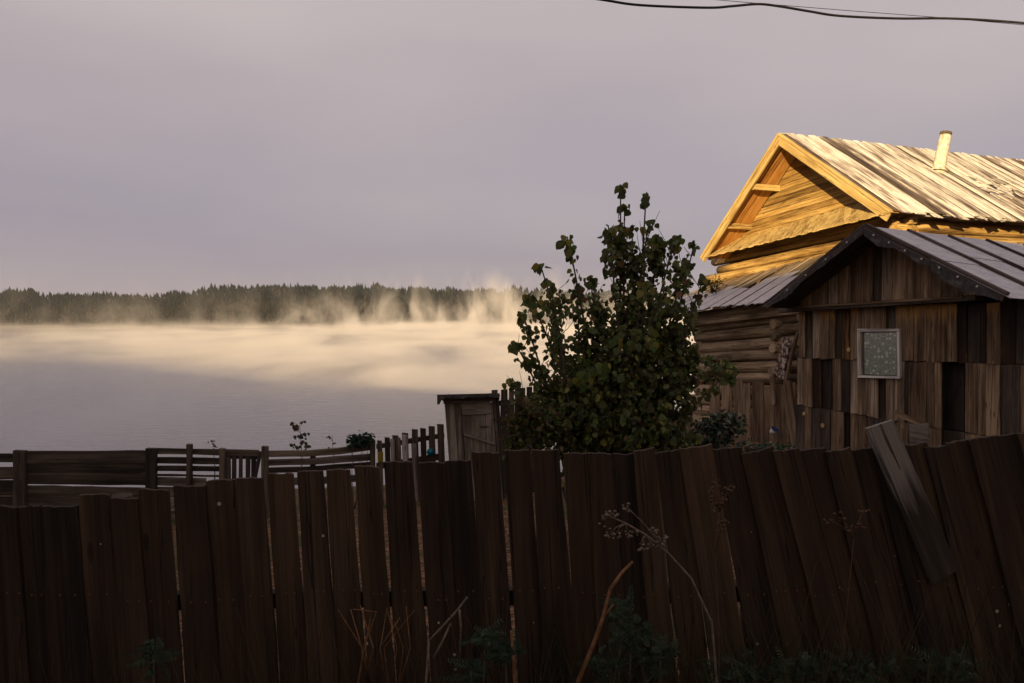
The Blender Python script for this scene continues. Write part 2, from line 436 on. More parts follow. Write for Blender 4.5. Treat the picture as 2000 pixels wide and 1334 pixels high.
m, nt, N, L, out = new_mat('ground_soil')
b = N.new('ShaderNodeBsdfPrincipled'); b.inputs['Roughness'].default_value = 0.95; b.inputs['Specular IOR Level'].default_value = 0.1
t = N.new('ShaderNodeTexCoord')
n1 = N.new('ShaderNodeTexNoise'); n1.inputs['Scale'].default_value = 14; n1.inputs['Detail'].default_value = 6; n1.inputs['Roughness'].default_value = 0.7
n2 = N.new('ShaderNodeTexNoise'); n2.inputs['Scale'].default_value = 0.8; n2.inputs['Detail'].default_value = 3
L.new(t.outputs['Object'], n1.inputs['Vector']); L.new(t.outputs['Object'], n2.inputs['Vector'])
c1 = ramp(N, [(0.38, (0.03, 0.017, 0.010)), (0.5, (0.11, 0.06, 0.032)), (0.62, (0.27, 0.16, 0.09))])
c2 = ramp(N, [(0.3, (0.03, 0.035, 0.014)), (0.55, (0.06, 0.06, 0.025)), (0.7, (0.10, 0.085, 0.04))])
L.new(n1.outputs['Fac'], c1.inputs[0]); L.new(n1.outputs['Fac'], c2.inputs[0])
f = N.new('ShaderNodeMapRange'); f.inputs['From Min'].default_value = 0.5; f.inputs['From Max'].default_value = 0.6
L.new(n2.outputs['Fac'], f.inputs['Value'])
mm = N.new('ShaderNodeMixRGB'); L.new(f.outputs[0], mm.inputs[0]); L.new(c1.outputs[0], mm.inputs[1]); L.new(c2.outputs[0], mm.inputs[2])
L.new(mm.outputs[0], b.inputs['Base Color'])
bp = N.new('ShaderNodeBump'); bp.inputs['Distance'].default_value = 0.04; L.new(n1.outputs['Fac'], bp.inputs['Height']); L.new(bp.outputs[0], b.inputs['Normal'])
L.new(b.outputs[0], out.inputs['Surface'])
M['ground'] = m
g = grid_mesh('ground', spread(-420, 420, 1.0, 70), spread(-230, 130, 6.0, 70), ground_z, M['ground'])
tag(g, None, kind='structure')

# river
m, nt, N, L, out = new_mat('river_water')
b = N.new('ShaderNodeBsdfPrincipled')
b.inputs['Base Color'].default_value = (0.16, 0.145, 0.155, 1); b.inputs['Roughness'].default_value = 0.12
b.inputs['IOR'].default_value = 1.33
t = N.new('ShaderNodeTexCoord')
mp1 = N.new('ShaderNodeMapping'); mp1.inputs['Scale'].default_value = (0.25, 0.6, 1)
L.new(t.outputs['Object'], mp1.inputs['Vector'])
n1 = N.new('ShaderNodeTexNoise'); n1.inputs['Scale'].default_value = 1.0; n1.inputs['Detail'].default_value = 4
L.new(mp1.outputs[0], n1.inputs['Vector'])
bp = N.new('ShaderNodeBump'); bp.inputs['Strength'].default_value = 0.5; bp.inputs['Distance'].default_value = 0.25
L.new(n1.outputs['Fac'], bp.inputs['Height']); L.new(bp.outputs[0], b.inputs['Normal'])
L.new(b.outputs[0], out.inputs['Surface'])
M['water'] = m
rv = grid_mesh('river', [-1500 + 150 * i for i in range(21)], [40 + 110 * i for i in range(13)], lambda x, y: 0.0, M['water'])
tag(rv, None, kind='structure')

# far bank: ridge line taken from the photograph, with a real slope behind the shore
RIDGE = [(-1700, 50), (-900, 44), (-820, 38), (-700, 36), (-590, 40), (-520, 52), (-460, 55), (-330, 53), (-150, 50), (0, 46), (150, 42), (400, 36), (800, 38), (1700, 40)]
def ridge_h(x):
    for (x0, h0), (x1, h1) in zip(RIDGE, RIDGE[1:]):
        if x0 <= x <= x1:
            t_ = (x - x0) / (x1 - x0)
            return h0 + (h1 - h0) * (t_ * t_ * (3 - 2 * t_))
    return 32
SHORE = 1090
def far_z(x, y):
    h = ridge_h(x) * sstep(SHORE + 10, SHORE + 260, y) - 2.5 * sstep(SHORE + 10, SHORE - 20, y) + 1.5 * sstep(SHORE, SHORE + 25, y)
    h -= 14 * sstep(SHORE + 280, SHORE + 520, y)
    return h + 2.0 * noise.noise(Vector((x * 0.01, y * 0.01, 3))) * sstep(SHORE + 20, SHORE + 150, y)
M['farground'] = simple('far_bank_soil', [(0.3, (0.012, 0.013, 0.008)), (0.5, (0.025, 0.021, 0.013)), (0.7, (0.05, 0.038, 0.022))], 0.05, 0.95, 0.2, spec=0.0)
fh = grid_mesh('far_hill', [-1650 + 33 * i for i in range(101)], [SHORE - 30 + 22 * i for i in range(30)], far_z, M['farground'])
tag(fh, None, kind='structure')

def forest():
    fm, nt, N, L, out = new_mat('forest_needles')
    df = N.new('ShaderNodeBsdfDiffuse'); a_ = N.new('ShaderNodeAttribute'); a_.attribute_name = 'tint'
    L.new(a_.outputs['Color'], df.inputs['Color']); L.new(df.outputs[0], out.inputs['Surface'])
    rnd = random.Random(3)
    vs, fs, tv = [], [], []
    pv, pf = [], []
    n = 0
    while n < 11000:
        x = rnd.uniform(-1150, 1150)
        y = SHORE + 14 + 300 * rnd.random() ** 0.8
        base = far_z(x, y)
        if base < 0.6: continue
        up = sstep(SHORE + 60, SHORE + 200, y)
        bush = rnd.random() > 0.35 + 0.5 * up
        cl = 0.6 + 0.8 * (0.5 + noise.noise(Vector((x * 0.03, y * 0.02, 9))))
        h = cl * rnd.uniform(4, 9) if bush else cl * rnd.uniform(11, 17) * (0.75 + 0.25 * up)
        r = h * (rnd.uniform(0.3, 0.42) if bush else rnd.uniform(0.14, 0.22))
        if bush: c = rnd.choice([(0.012, 0.020, 0.011), (0.018, 0.020, 0.012), (0.034, 0.024, 0.014), (0.010, 0.017, 0.011)])
        else: c = rnd.choice([(0.004, 0.010, 0.011), (0.005, 0.012, 0.013), (0.007, 0.014, 0.013), (0.012, 0.017, 0.015)])
        n += 1
        if not bush and rnd.random() < 0.28:        # bare pale trunk below the crown
            k = len(pv)
            tr = 0.28
            for zz in (base - 1, base + h * 0.8):
                for dx, dy in ((-tr, -tr), (tr, -tr), (tr, tr), (-tr, tr)):
                    pv.append((x + dx, y + dy, zz))
            pf += [(k, k + 1, k + 5, k + 4), (k + 1, k + 2, k + 6, k + 5), (k + 2, k + 3, k + 7, k + 6), (k + 3, k, k + 4, k + 7)]
            tiers = ((0.62, 1.0, 0.9), (0.5, 0.8, 1.1))
        elif bush: tiers = ((0.0, 0.75, 0.8), (0.25, 1.0, 1.0))
        else: tiers = ((0.12, 0.6, 1.0), (0.35, 0.8, 0.75), (0.58, 1.0, 0.5))
        for z0, z1, rr in tiers:
            k = len(vs)
            ox, oy = rnd.uniform(-0.2, 0.2) * r, rnd.uniform(-0.2, 0.2) * r
            vs.append((x + ox, y + oy, base + h * z1)); tv.append(c)
            for j in range(6):
                a = j * math.pi / 3 + rnd.random()
                q = r * rr * rnd.uniform(0.75, 1.2)
                vs.append((x + ox + math.cos(a) * q, y + oy + math.sin(a) * q, base + h * (z0 + rnd.uniform(-0.05, 0.08)))); tv.append(c)
            for j in range(6): fs.append((k, k + 1 + j, k + 1 + (j + 1) % 6))
    me = bpy.data.meshes.new('far_forest'); me.from_pydata(vs, [], fs)
    at_ = me.color_attributes.new('tint', 'FLOAT_COLOR', 'POINT')
    at_.data.foreach_set('color', [q for c in tv for q in (*c, 1.0)])
    o = mesh_obj('far_forest', me, fm)
    tag(o, 'dark conifer and birch forest covering the far river bank', 'forest', kind='stuff')
    me2 = bpy.data.meshes.new('birch_trunks'); me2.from_pydata(pv, [], pf)
    mt = simple('birch_bark', [(0.3, (0.05, 0.048, 0.046)), (0.7, (0.10, 0.095, 0.09))], 0.3, 0.9, 0.0)
    o2 = mesh_obj('birch_trunks', me2, mt, o)
    tag(o2, None, kind='stuff')
forest()

# ------------------------------------------------------------------ main house
D0, D1 = 14.27, 15.25
def main_house():
    Lp, Rp, Pp = HP(1371, 503, D0), HP(1741, 412, D0), HP(1523, 262, D0)
    base = HP(1560, 640, D1); base.z = ground_z(base.x, base.y)
    H = thing('log_house', 'old log house with sunlit plank gable and silvery board roof behind the shed', 'house', base)
    LEN = 11.5
    up = Vector((0, 0, 1))
    # roof: single boards from ridge to eave on both slopes
    for side in (0, 1):
        E = Rp if side else Lp
        d = (E - Pp)
        slope_n = (d.cross(RV)); slope_n = slope_n if slope_n.z > 0 else -slope_n
        slope_n.normalize()
        s = -0.02
        k = 0
        while s < LEN:
            wd = random.uniform(0.13, 0.26)
            ext = random.uniform(-0.04, 0.14) + (0.10 if s > 0.5 else 0)
            lift = (0.062 if k % 2 else 0.022) + random.uniform(0, 0.008)
            a = Pp + RV * (s + wd / 2) + slope_n * lift + d.normalized() * random.uniform(-0.03, 0.03)
            bb = a + d + d.normalized() * ext
            if side and 4.6 < s < 6.4 and random.random() < 0.75:       # broken, short boards low on the slope
                cutp = random.uniform(0.45, 0.75)
                mid = a.lerp(bb, cutp)
                plank('roof_board', H, a, mid, wd + 0.03, 0.022, slope_n, M['roof'], cut=0.05, jit=0.01)
                plank('roof_board', H, a.lerp(bb, cutp + random.uniform(0.02, 0.1)) - slope_n * 0.03, bb, wd, 0.022, slope_n, M['roof_dk'], cut=0.04, jit=0.012)
                for q in range(2):
                    tpos = a.lerp(bb, random.uniform(0.4, 0.75)) + slope_n * 0.03 + RV * random.uniform(-0.1, 0.1)
                    dirn = (d.normalized() + RV * random.uniform(-0.5, 0.5)).normalized()
                    plank('loose_shingle', H, tpos, tpos + dirn * random.uniform(0.15, 0.4) + slope_n * 0.03, random.uniform(0.06, 0.12), 0.015, slope_n, M['roof'])
            else:
                mat = M['roof_dk'] if (random.random() < 0.18) else M['roof']
                plank('roof_board', H, a, bb, wd + 0.035, 0.022, slope_n, mat, cut=0.03, jit=0.008)
            s += wd * 0.93
            k += 1
        # rafter sheathing just below the boards keeps the attic dark
        prism('sheathing', H, [Pp + RV * 1.0 - slope_n * 0.06, Pp + RV * LEN - slope_n * 0.06, E + RV * LEN - slope_n * 0.06, E + RV * 1.0 - slope_n * 0.06], slope_n, 0.02, M['roof_dk'], d)
    # bargeboards on both rakes, the right one with a second narrow ledge board
    for E, wdt, tag_ in ((Lp, 0.20, 'l'), (Rp, 0.25, 'r')):
        d = (E - Pp).normalized()
        inn = (up - d * up.dot(d)).normalized() * -1
        ln = (E - Pp).length
        a = Pp + NV * 0.02; bb = E + NV * 0.02 + d * 0.02
        prism('bargeboard', H, [a, bb, bb + inn * wdt, a + inn * wdt / max(0.4, abs(inn.z)) * 0 + Vector((0, 0, -1)) * wdt / abs(inn.z)], NV, 0.04, M['barge'], d, 0.006)
        top = inn * -0.045
        prism('ledge_board', H, [a + top + NV * 0.03, bb + top + NV * 0.03, bb + inn * 0.03 + NV * 0.03, a + Vector((0, 0, -1)) * 0.04 + NV * 0.03], NV, 0.03, M['barge'], d, 0.004)
    # gable wall: horizontal boards clipped to the triangle, 4 cm under the roof
    OV = D1 - D0 - 0.02
    Lg, Rg, Pg = Lp + RV * OV, Rp + RV * OV, Pp + RV * OV - up * 0.10
    n_b = 17
    def edge_pt(E, t_): return Pg.lerp(E - up * 0.05, t_)
    for i in range(n_b):
        t0, t1 = i / n_b, (i + 1) / n_b - 0.004
        a0, a1 = edge_pt(Lg, t0), edge_pt(Lg, t1)
        b0, b1 = edge_pt(Rg, t0), edge_pt(Rg, t1)
        pr = NV * random.uniform(0, 0.014)
        pts = [a0 + pr, b0 + pr, b1 + pr, a1 + pr] if i else [Pg + pr, b1 + pr, a1 + pr]
        prism('gable_board', H, pts, NV, 0.03, M['house'], Rg - Lg, 0.003)
    # bare orange boards under the overhang
    for E in (Lp, Rp):
        d = E - Pp
        sn = d.cross(RV); sn = sn if sn.z > 0 else -sn; sn.normalize()
        s = 0.06
        while s < OV - 0.06:
            wd = min(random.uniform(0.17, 0.26), OV - s)
            a = Pp + RV * (s + wd / 2) - sn * (0.045 + random.uniform(0, 0.012)) + d * 0.03
            plank('soffit_board', H, a, a + d * 0.965, wd * 0.9, 0.02, -sn, M['fresh'], jit=0.012)
            s += wd
    # purlin ends carrying the overhang on the left
    for (px, py) in ((1500, 366), (1446, 442)):
        q = HP(px, py, D0 + 0.52)
        tgt = q + NV * 0.46
        wid = 0.16
        o = q + RV * 0.46
        prism('purlin', H, [tgt - up * wid * 0.5, tgt + up * wid * 0.5, o + up * wid * 0.5, o - up * wid * 0.5], -UV_, 0.13, M['barge'], RV, 0.004)
    pr_ = HP(1640, 372, D1 - 0.3)
    # apron: narrow boards from the gable wall down to the drip edge
    AL0, AR0 = HP(1376, 503, D0 - 0.03), HP(1744, 414, D0 - 0.03)
    AL1, AR1 = HP(1412, 475, D1 - 0.05), HP(1724, 384, D1 - 0.05)
    ap_n = (AR0 - AL0).cross(AL1 - AL0); ap_n = ap_n if ap_n.z > 0 else -ap_n; ap_n.normalize()
    na = 34
    for i in range(na):
        t0, t1 = i / na, (i + 1) / na + 0.004
        lf = ap_n * ((0.014 if i % 2 else 0) + random.uniform(0, 0.008))
        ex = NV * random.uniform(-0.02, 0.03)
        sh = 0.018
        prism('apron_board', H, [AL0.lerp(AR0, t0) + lf + ex, AL0.lerp(AR0, t1) + lf + ex, AL1.lerp(AR1, min(1, t1 + sh)) + lf, AL1.lerp(AR1, min(1, t0 + sh)) + lf], ap_n, 0.025, M['barge'], NV, 0.004, 0.25)
    # log walls
    fl = HP(1392, 507, D1); fr = HP(1768, 421, D1)       # front wall, top log ends (they run past the corners)
    ends = [0.0, 0.28, -0.02, 0.12, -0.35, 0.1]
    lh = 0.30
    for i in range(15):
        zoff = -lh * (i + 0.2)
        a = fl + up * zoff + UV_ * (0.1 + (ends[i] if i < 6 else random.uniform(-0.1, 0.1)) * -1)
        bb = fr + up * zoff - UV_ * (0.0 + random.uniform(0, 0.12)) - UV_ * 0.05
        if i in (2, 3): a = a + UV_ * 0.35 + RV * -0.03
        r_ = random.uniform(0.145, 0.165)
        log('wall_log', H, a + RV * 0.15, bb + RV * 0.15, r_, r_ * 0.96, M['log'])
    sr = fr + UV_ * 0.33
    for i in range(-1, 14):
        zoff = -lh * (i + 0.7)
        a = sr + up * zoff + NV * random.uniform(0.1, 0.3)
        bb = sr + up * (zoff) + RV * LEN
        r_ = random.uniform(0.145, 0.165)
        log('wall_log', H, a - UV_ * 0.15, bb - UV_ * 0.15, r_, r_ * 0.96, M['log'])
    # eave plate and bracket at the right corner
    pl = sr + up * 0.10 - UV_ * 0.2
    plank('eave_plate', H, pl + NV * 0.25, pl + RV * LEN, 0.2, 0.16, -UV_, M['log'])
    # chimney pipe
    dR = (Rp - Pp); nR = dR.cross(RV); nR = nR if nR.z > 0 else -nR; nR.normalize()
    cb = on_plane(1833, 333, Pp + nR * 0.03, nR)
    ct = on_plane(1848, 258, cb, Vector((0, -1, 0)))
    ax = (ct - cb)
    ch = tube('chimney_pipe', H, [cb - ax * 0.12, cb, cb.lerp(ct, 0.5), cb.lerp(ct, 0.93)], [0.17, 0.165, 0.15, 0.145], M['pipe'], 14, 0.015)
    tube('chimney_rim', ch, [cb.lerp(ct, 0.92), cb.lerp(ct, 0.96), ct], [0.15, 0.152, 0.146], M['soot'], 14, 0.02)
    skirt = [cb + ax * 0.02 - nR * 0.0, cb + ax * 0.07]
    tube('chimney_skirt', ch, [cb - ax * 0.02, cb + ax * 0.06], [0.27, 0.165], M['pipe'], 14, 0.05)
main_house()

# ------------------------------------------------------------------ log annex with the pent roof
def annex():
    DL = 12.75
    up = Vector((0, 0, 1))
    b0 = HP(1356, 740, DL); b0.z = ground_z(b0.x, b0.y)
    A = thing('log_annex', 'low log annex with pent roof of boards and metal strips behind the shrub', 'annex', b0)
    for k in range(-1, 11):
        yl, yr = 640 + 20.0 * k, 622 + 23.5 * k
        a = HP(1352 + random.uniform(-3, 6), yl, DL); bb = HP(1558, yr + (yr - yl) * 0.3, DL)
        r1 = 20.0 / F * a.y * 0.53; r2 = 23.5 / F * bb.y * 0.53
        log('wall_log', A, a + RV * 0.1, bb + RV * 0.1, r1, r2, M['annexlog'], 12, 0.06)
        # ends of the logs of the cross wall
        if k % 2 == 0 or k < 3:
            c = HP(1508 + random.uniform(-4, 4), yr + 11, DL - 0.16)
            log('cross_log_end', A, c, c + RV * 0.5, 0.115, 0.12, M['annexlog'], 10, 0.08)
        c = HP(1358, yl + 10, DL - 0.1)
        log('cross_log_end', A, c + RV * 0.1, c + RV * 2.3, 0.11, 0.12, M['annexlog'], 10, 0.06)
    # pent roof: boards running down from the house wall, sheets over their lower half
    T0, T1 = HP(1372, 562, 15.1), HP(1700, 474, 15.1)
    E0 = HP(1238, 620, 12.3); E1 = HP(1535, 588, 12.3)
    d_n = (T1 - T0).cross(E0 - T0); d_n = d_n if d_n.z > 0 else -d_n; d_n.normalize()
    n = 30
    for i in range(n):
        t0 = i / n
        top = T0.lerp(T1, t0) + d_n * (0.03 if i % 2 else 0.0)
        bot = E0.lerp(E1, t0) + d_n * (0.03 if i % 2 else 0.0) + NV * random.uniform(-0.15, 0.05)
        plank('roof_board', A, top, bot, random.uniform(0.14, 0.24), 0.022, d_n, M['pentboard'], cut=0.04, jit=0.01)
    # grey sheet-metal strips over the lower half, with dark joints between them
    t0 = 0.10
    k = 0
    while t0 < 0.93:
        t1 = min(0.95, t0 + random.uniform(0.05, 0.085))
        s0 = random.uniform(0.38, 0.62); s1 = random.uniform(0.99, 1.06)
        P4 = []
        for tt, ss in ((t0, s0), (t1, s0 + random.uniform(-0.05, 0.05))):
            P4.append(T0.lerp(T1, tt).lerp(E0.lerp(E1, tt), ss) + d_n * 0.06)
        for q in range(5):
            tt = t1 + (t0 - t1) * q / 4
            P4.append(T0.lerp(T1, tt).lerp(E0.lerp(E1, tt), s1 + random.uniform(-0.02, 0.02)) + d_n * (0.055 + 0.02 * (q % 2)) - up * 0.01)
        prism('metal_strip', A, P4, d_n, 0.008, M['pentsheet'], E0 - T0, 0.012, 0.4)
        t0 = t1 + random.uniform(0.006, 0.014)
        k += 1
    prism('eave_beam', A, [HP(1340, 626, 12.55), HP(1560, 601, 12.55), HP(1560, 612, 12.55), HP(1340, 638, 12.55)], NV, 0.14, M['annexlog'])
    # plank and peeling bark panel hung at the corner
    return T0, T1, E0, E1, d_n
PENT = annex()

# ------------------------------------------------------------------ the grey shed in front
def shed():
    up = Vector((0, 0, 1))
    DS0, DS1 = 10.85, 11.72
    A, SR, SL = HP(1688, 443, DS0), HP(1962, 578, DS0), HP(1496, 596, DS0)
    base = HP(1715, 800, DS1); base.z = ground_z(base.x, base.y)
    S = thing('shed', 'weathered grey plank shed with a small curtained window and felted gable roof', 'shed', base)
    RL = 7.0
    back = RV * RL - up * 0.30
    # roof slopes
    for side in (0, 1):
        E = SR if side else SL
        d = E - A
        n = d.cross(RV); n = n if n.z > 0 else -n; n.normalize()
        prism('roof_deck', S, [A + RV * 0.02, A + back, E + back, E + RV * 0.02], n, 0.05, M['shed_dk'], d)
        ss = 0.0
        k = 0
        stops = [0, 1.05, 2.05, 3.1, 4.2, 5.3, 6.4, 7.0]
        for s0, s1 in zip(stops, stops[1:]):
            a0 = A + back * (s0 / RL) + n * 0.012; a1 = A + back * (s1 / RL) + n * 0.012
            for (q0, q1) in ((0.0, 0.42 + random.uniform(-0.08, 0.05)), None) if False else ((0.0, 1.03),):
                # two courses per strip, overlapping like shingled felt
                cutv = random.uniform(0.36, 0.6)
                prism('roof_felt', S, [a0 + d * cutv * 0.98, a1 + d * (cutv * 0.98 + 0.03), a1 + d * 1.03, a0 + d * 1.03], n, 0.006, M['shedroof'], d, 0.004)
                prism('roof_felt', S, [a0 + n * 0.010 - d * 0.0, a1 + n * 0.010, a1 + d * (cutv + 0.03) + n * 0.010, a0 + d * cutv + n * 0.010], n, 0.008, M['shedroof'], d, 0.004)
            if s0 == 0:
                q = A + n * 0.03 + RV * 0.03
                plank('batten', S, q + n * 0.035, q + d * 1.005 + n * 0.035, 0.07, 0.05, n, M['batten'])
            else:
                q = a0 + n * 0.03
                plank('batten', S, q + n * 0.02 + d * random.uniform(0, 0.03), q + d * 1.01 + n * 0.02, 0.06, 0.045, n, M['batten'])
        # rafter along the rake and ragged tar paper hanging from the edge
        dn = d.normalized(); inn = -(up - dn * up.dot(dn)).normalized()
        prism('rake_board', S, [A - n * 0.0 + NV * 0.005, E + NV * 0.005, E + inn * 0.09 + NV * 0.005, A + Vector((0, 0, -0.12)) + NV * 0.005], NV, 0.04, M['batten'], d, 0.004)
        for (u0, u1, dp) in (((0.02, 0.30, 0.2), (0.34, 0.6, 0.13), (0.55, 0.98, 0.24)) if side else ((0.0, 0.2, 0.1), (0.3, 0.5, 0.12), (0.62, 0.97, 0.16))):
            kk = 16
            topl = [A + d * (u0 + (u1 - u0) * i / kk) + NV * 0.012 + inn * 0.02 for i in range(kk + 1)]
            botl = [p + inn * (dp * (0.35 + 0.65 * math.sin(math.pi * min(1, (i + 1.5) / kk)) * random.uniform(0.6, 1.0))) for i, p in enumerate(topl)]
            prism('tar_paper', S, topl + botl[::-1], NV, 0.006, M['tar'], d)
        for i in range(7 if side else 4):
            c = A + d * (0.1 + 0.125 * i if side else 0.15 + 0.2 * i) + NV * 0.03 + inn * 0.045
            tube('nail_head', S, [c, c + NV * 0.012], [0.02, 0.016], M['nail'], 8)
    prism('purlin_beam', S, [HP(1520, 600, 11.5), HP(1905, 577, 11.5), HP(1905, 586, 11.5), HP(1520, 611, 11.5)], NV, 0.25, M['shed_dk'])
    # gable: upright boards clipped by the rakes
    DG = 11.5
    sl_n = []
    for E in (SL, SR):
        nn = (E - A).cross(RV); nn = nn if nn.z > 0 else -nn; sl_n.append(nn.normalized())
    def roof_pt(px, D):
        q = HP(px, base_y(px), D)
        z = min(A.z + (-0.075 - nn.x * (q.x - A.x) - nn.y * (q.y - A.y)) / nn.z for nn in sl_n)
        return Vector((q.x, q.y, z))
    def base_y(px): return 597 - (px - 1560) * (19 / 310)
    gx = [1562, 1586, 1606, 1618, 1638, 1657, 1676, 1704, 1722, 1743, 1768, 1789, 1814, 1836, 1858, 1880, 1905, 1930]
    mats = ['shed', 'shed', 'shed', 'shed_lt', 'shed', 'shed', 'shed', 'shed_dk', 'shed_lt', 'shed', 'shed', 'shed', 'shed', 'shed', 'shed', 'shed', 'shed']
    for i, (x0, x1) in enumerate(zip(gx, gx[1:])):
        off = random.uniform(0, 0.012) + (0.05 if mats[i] == 'shed_dk' else 0)
        x1 -= 0.8
        lo0, lo1, hi0, hi1 = HP(x0, base_y(x0), DG + off), HP(x1, base_y(x1), DG + off), roof_pt(x0, DG + off), roof_pt(x1, DG + off)
        if max(hi0.z - lo0.z, hi1.z - lo1.z) < 0.04: continue
        hi0.z = max(hi0.z, lo0.z + 0.01); hi1.z = max(hi1.z, lo1.z + 0.01)
        P = [lo0, lo1, hi1, hi0]
        prism('gable_board', S, P, NV, 0.025, M[mats[i]], up, 0.003)
    prism('drip_board', S, [HP(1556, 598, DG - 0.03), HP(1880, 578, DG - 0.03), HP(1880, 582, DG - 0.03), HP(1556, 602, DG - 0.03)], NV, 0.05, M['shed'], UV_, 0.003)
    # dark panel put in as the unlit interior behind missing boards
    prism('dark_backing', S, [HP(1562, 592, DS1 + 0.30), HP(2140, 560, DS1 + 0.30), HP(2140, 1010, DS1 + 0.30), HP(1562, 880, DS1 + 0.30)], NV, 0.1, M['shed_dk'], up)
    def boards(rows, ytop, ybot, D, jx=0.0):
        parts = []
        for x0, x1, mat, off in rows:
            cuts = [x0] + [c for c in (1677, 1754) if x0 + 2 < c < x1 - 2] + [x1]
            parts += [(a, b2, mat, off) for a, b2 in zip(cuts, cuts[1:])]
        for x0, x1, mat, off in parts:
            xm = (x0 + x1) / 2
            yt0, yb0 = ytop, ybot
            if 1677 < xm < 1754 and D < DS1 + 0.03:
                if ytop(xm) < 650: ybot = lambda x: 645
                else: ytop = lambda x: 737
            P = [HP(x0, ytop(x0) + random.uniform(-2, 2), D + off), HP(x1 - 0.7, ytop(x1), D + off),
                 HP(x1 - 0.7 + jx, ybot(x1) + random.uniform(-2, 2), D + off), HP(x0 + jx, ybot(x0) + random.uniform(-1, 2), D + off)]
            prism('wall_board', S, P, NV, 0.025, M[mat], up, 0.004)
            ytop, ybot = yt0, yb0
    r = lambda: random.uniform(0, 0.012)  # set-back shed_dk boards fill gaps, their dark colour standing in for interior shade
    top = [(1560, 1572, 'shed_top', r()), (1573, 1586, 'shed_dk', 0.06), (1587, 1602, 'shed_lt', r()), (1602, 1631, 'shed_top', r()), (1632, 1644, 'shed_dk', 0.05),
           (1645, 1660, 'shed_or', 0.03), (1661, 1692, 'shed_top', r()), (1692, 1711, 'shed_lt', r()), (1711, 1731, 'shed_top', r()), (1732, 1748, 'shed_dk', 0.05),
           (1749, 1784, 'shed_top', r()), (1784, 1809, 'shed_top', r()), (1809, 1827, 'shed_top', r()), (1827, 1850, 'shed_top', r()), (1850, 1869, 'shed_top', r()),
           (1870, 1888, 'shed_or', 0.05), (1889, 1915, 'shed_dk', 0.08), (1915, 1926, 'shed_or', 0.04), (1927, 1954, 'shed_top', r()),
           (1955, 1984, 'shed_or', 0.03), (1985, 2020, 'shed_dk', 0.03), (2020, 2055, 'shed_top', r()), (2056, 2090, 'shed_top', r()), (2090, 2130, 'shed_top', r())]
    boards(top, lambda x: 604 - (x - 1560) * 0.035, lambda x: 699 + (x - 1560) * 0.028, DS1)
    mid = [(1557, 1568, 'shed_lt', r()), (1569, 1586, 'shed', r()), (1587, 1604, 'shed_or', 0.04), (1605, 1625, 'shed_dk', 0.08), (1626, 1643, 'shed', r()),
           (1644, 1660, 'shed_dk', 0.03), (1661, 1676, 'shed_lt', r()), (1676, 1691, 'shed', r()), (1691, 1715, 'shed_lt', r()), (1716, 1729, 'shed_dk', 0.08),
           (1730, 1748, 'shed_lt', r()), (1748, 1766, 'shed_lt', r()), (1767, 1773, 'shed_dk', 0.03), (1774, 1810, 'shed', r()), (1810, 1825, 'shed', r()),
           (1825, 1839, 'shed', r()), (1840, 1884, 'shed_dk', 0.22), (1885, 1910, 'shed', r()), (1910, 1925, 'shed', r()), (1925, 1953, 'shed', r()),
           (1956, 1992, 'shed_dk', 0.02), (1993, 2030, 'shed', r()), (2031, 2070, 'shed', r()), (2070, 2130, 'shed', r())]
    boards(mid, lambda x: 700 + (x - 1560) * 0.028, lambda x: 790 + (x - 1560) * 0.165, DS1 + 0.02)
    low = [(1554, 1570, 'shed_dk', r()), (1571, 1584, 'shed', r()), (1585, 1603, 'shed_dk', r()), (1604, 1622, 'shed_dk', r()), (1623, 1648, 'shed', r()),
           (1649, 1660, 'shed_dk', 0.1), (1661, 1694, 'shed', r()), (1695, 1750, 'shed_dk', r()), (1751, 1790, 'shed', r()), (1791, 1838, 'shed', r()),
           (1839, 1884, 'shed_dk', 0.2), (1885, 1950, 'shed', r()), (1951, 2010, 'shed_dk', r()), (2011, 2060, 'shed', r())]
    boards(low, lambda x: 791 + (x - 1560) * 0.165, lambda x: 935 + (x - 1560) * 0.2, DS1 + 0.045)
    # sawn-off branch knots
    for px, py, rr in ((1658, 683, 5), (1607, 831, 5), (1571, 808, 4)):
        c = HP(px, py, DS1 - 0.005); q = rr / F * c.y
        tube('wood_knot', S, [c, c + NV * 0.02], [q, q * 0.8], M['barge'], 10, 0.12)
    # window
    DW = DS1 - 0.05
    W = prism('window', S, [HP(1680, 648, DW + 0.1), HP(1752, 648, DW + 0.1), HP(1753, 734, DW + 0.1), HP(1681, 732, DW + 0.1)], NV, 0.02, M['shed_dk'], up)
    def cas(p): return [HP(x, y, DW) for x, y in p]
    for p in ([(1674, 642), (1756, 642), (1756, 647), (1674, 648)], [(1674, 648.5), (1680, 648.5), (1681, 732.5), (1675, 732.5)],
              [(1751, 647.5), (1756, 647.5), (1757, 734.5), (1752, 734.5)], [(1675, 733), (1757, 735), (1757, 739.5), (1675, 737.5)]):
        prism('casing', W, cas(p), NV, 0.06, M['white_frame'])
    prism('sash', W, [HP(1681, 649, DW + 0.05), HP(1687, 649, DW + 0.05), HP(1688, 732, DW + 0.05), HP(1682, 732, DW + 0.05)], NV, 0.03, M['shed'])
    cur = [HP(1688, 650, DW + 0.062), HP(1750, 649, DW + 0.062), HP(1751, 733, DW + 0.062), HP(1688, 731, DW + 0.062)]
    m, nt, N, L, out = new_mat('floral_curtain')
    b = N.new('ShaderNodeBsdfPrincipled'); b.inputs['Roughness'].default_value = 0.9
    t = N.new('ShaderNodeTexCoord')
    vo = N.new('ShaderNodeTexVoronoi'); vo.inputs['Scale'].default_value = 11.5; vo.inputs['Randomness'].default_value = 0.6
    L.new(t.outputs['Object'], vo.inputs['Vector'])
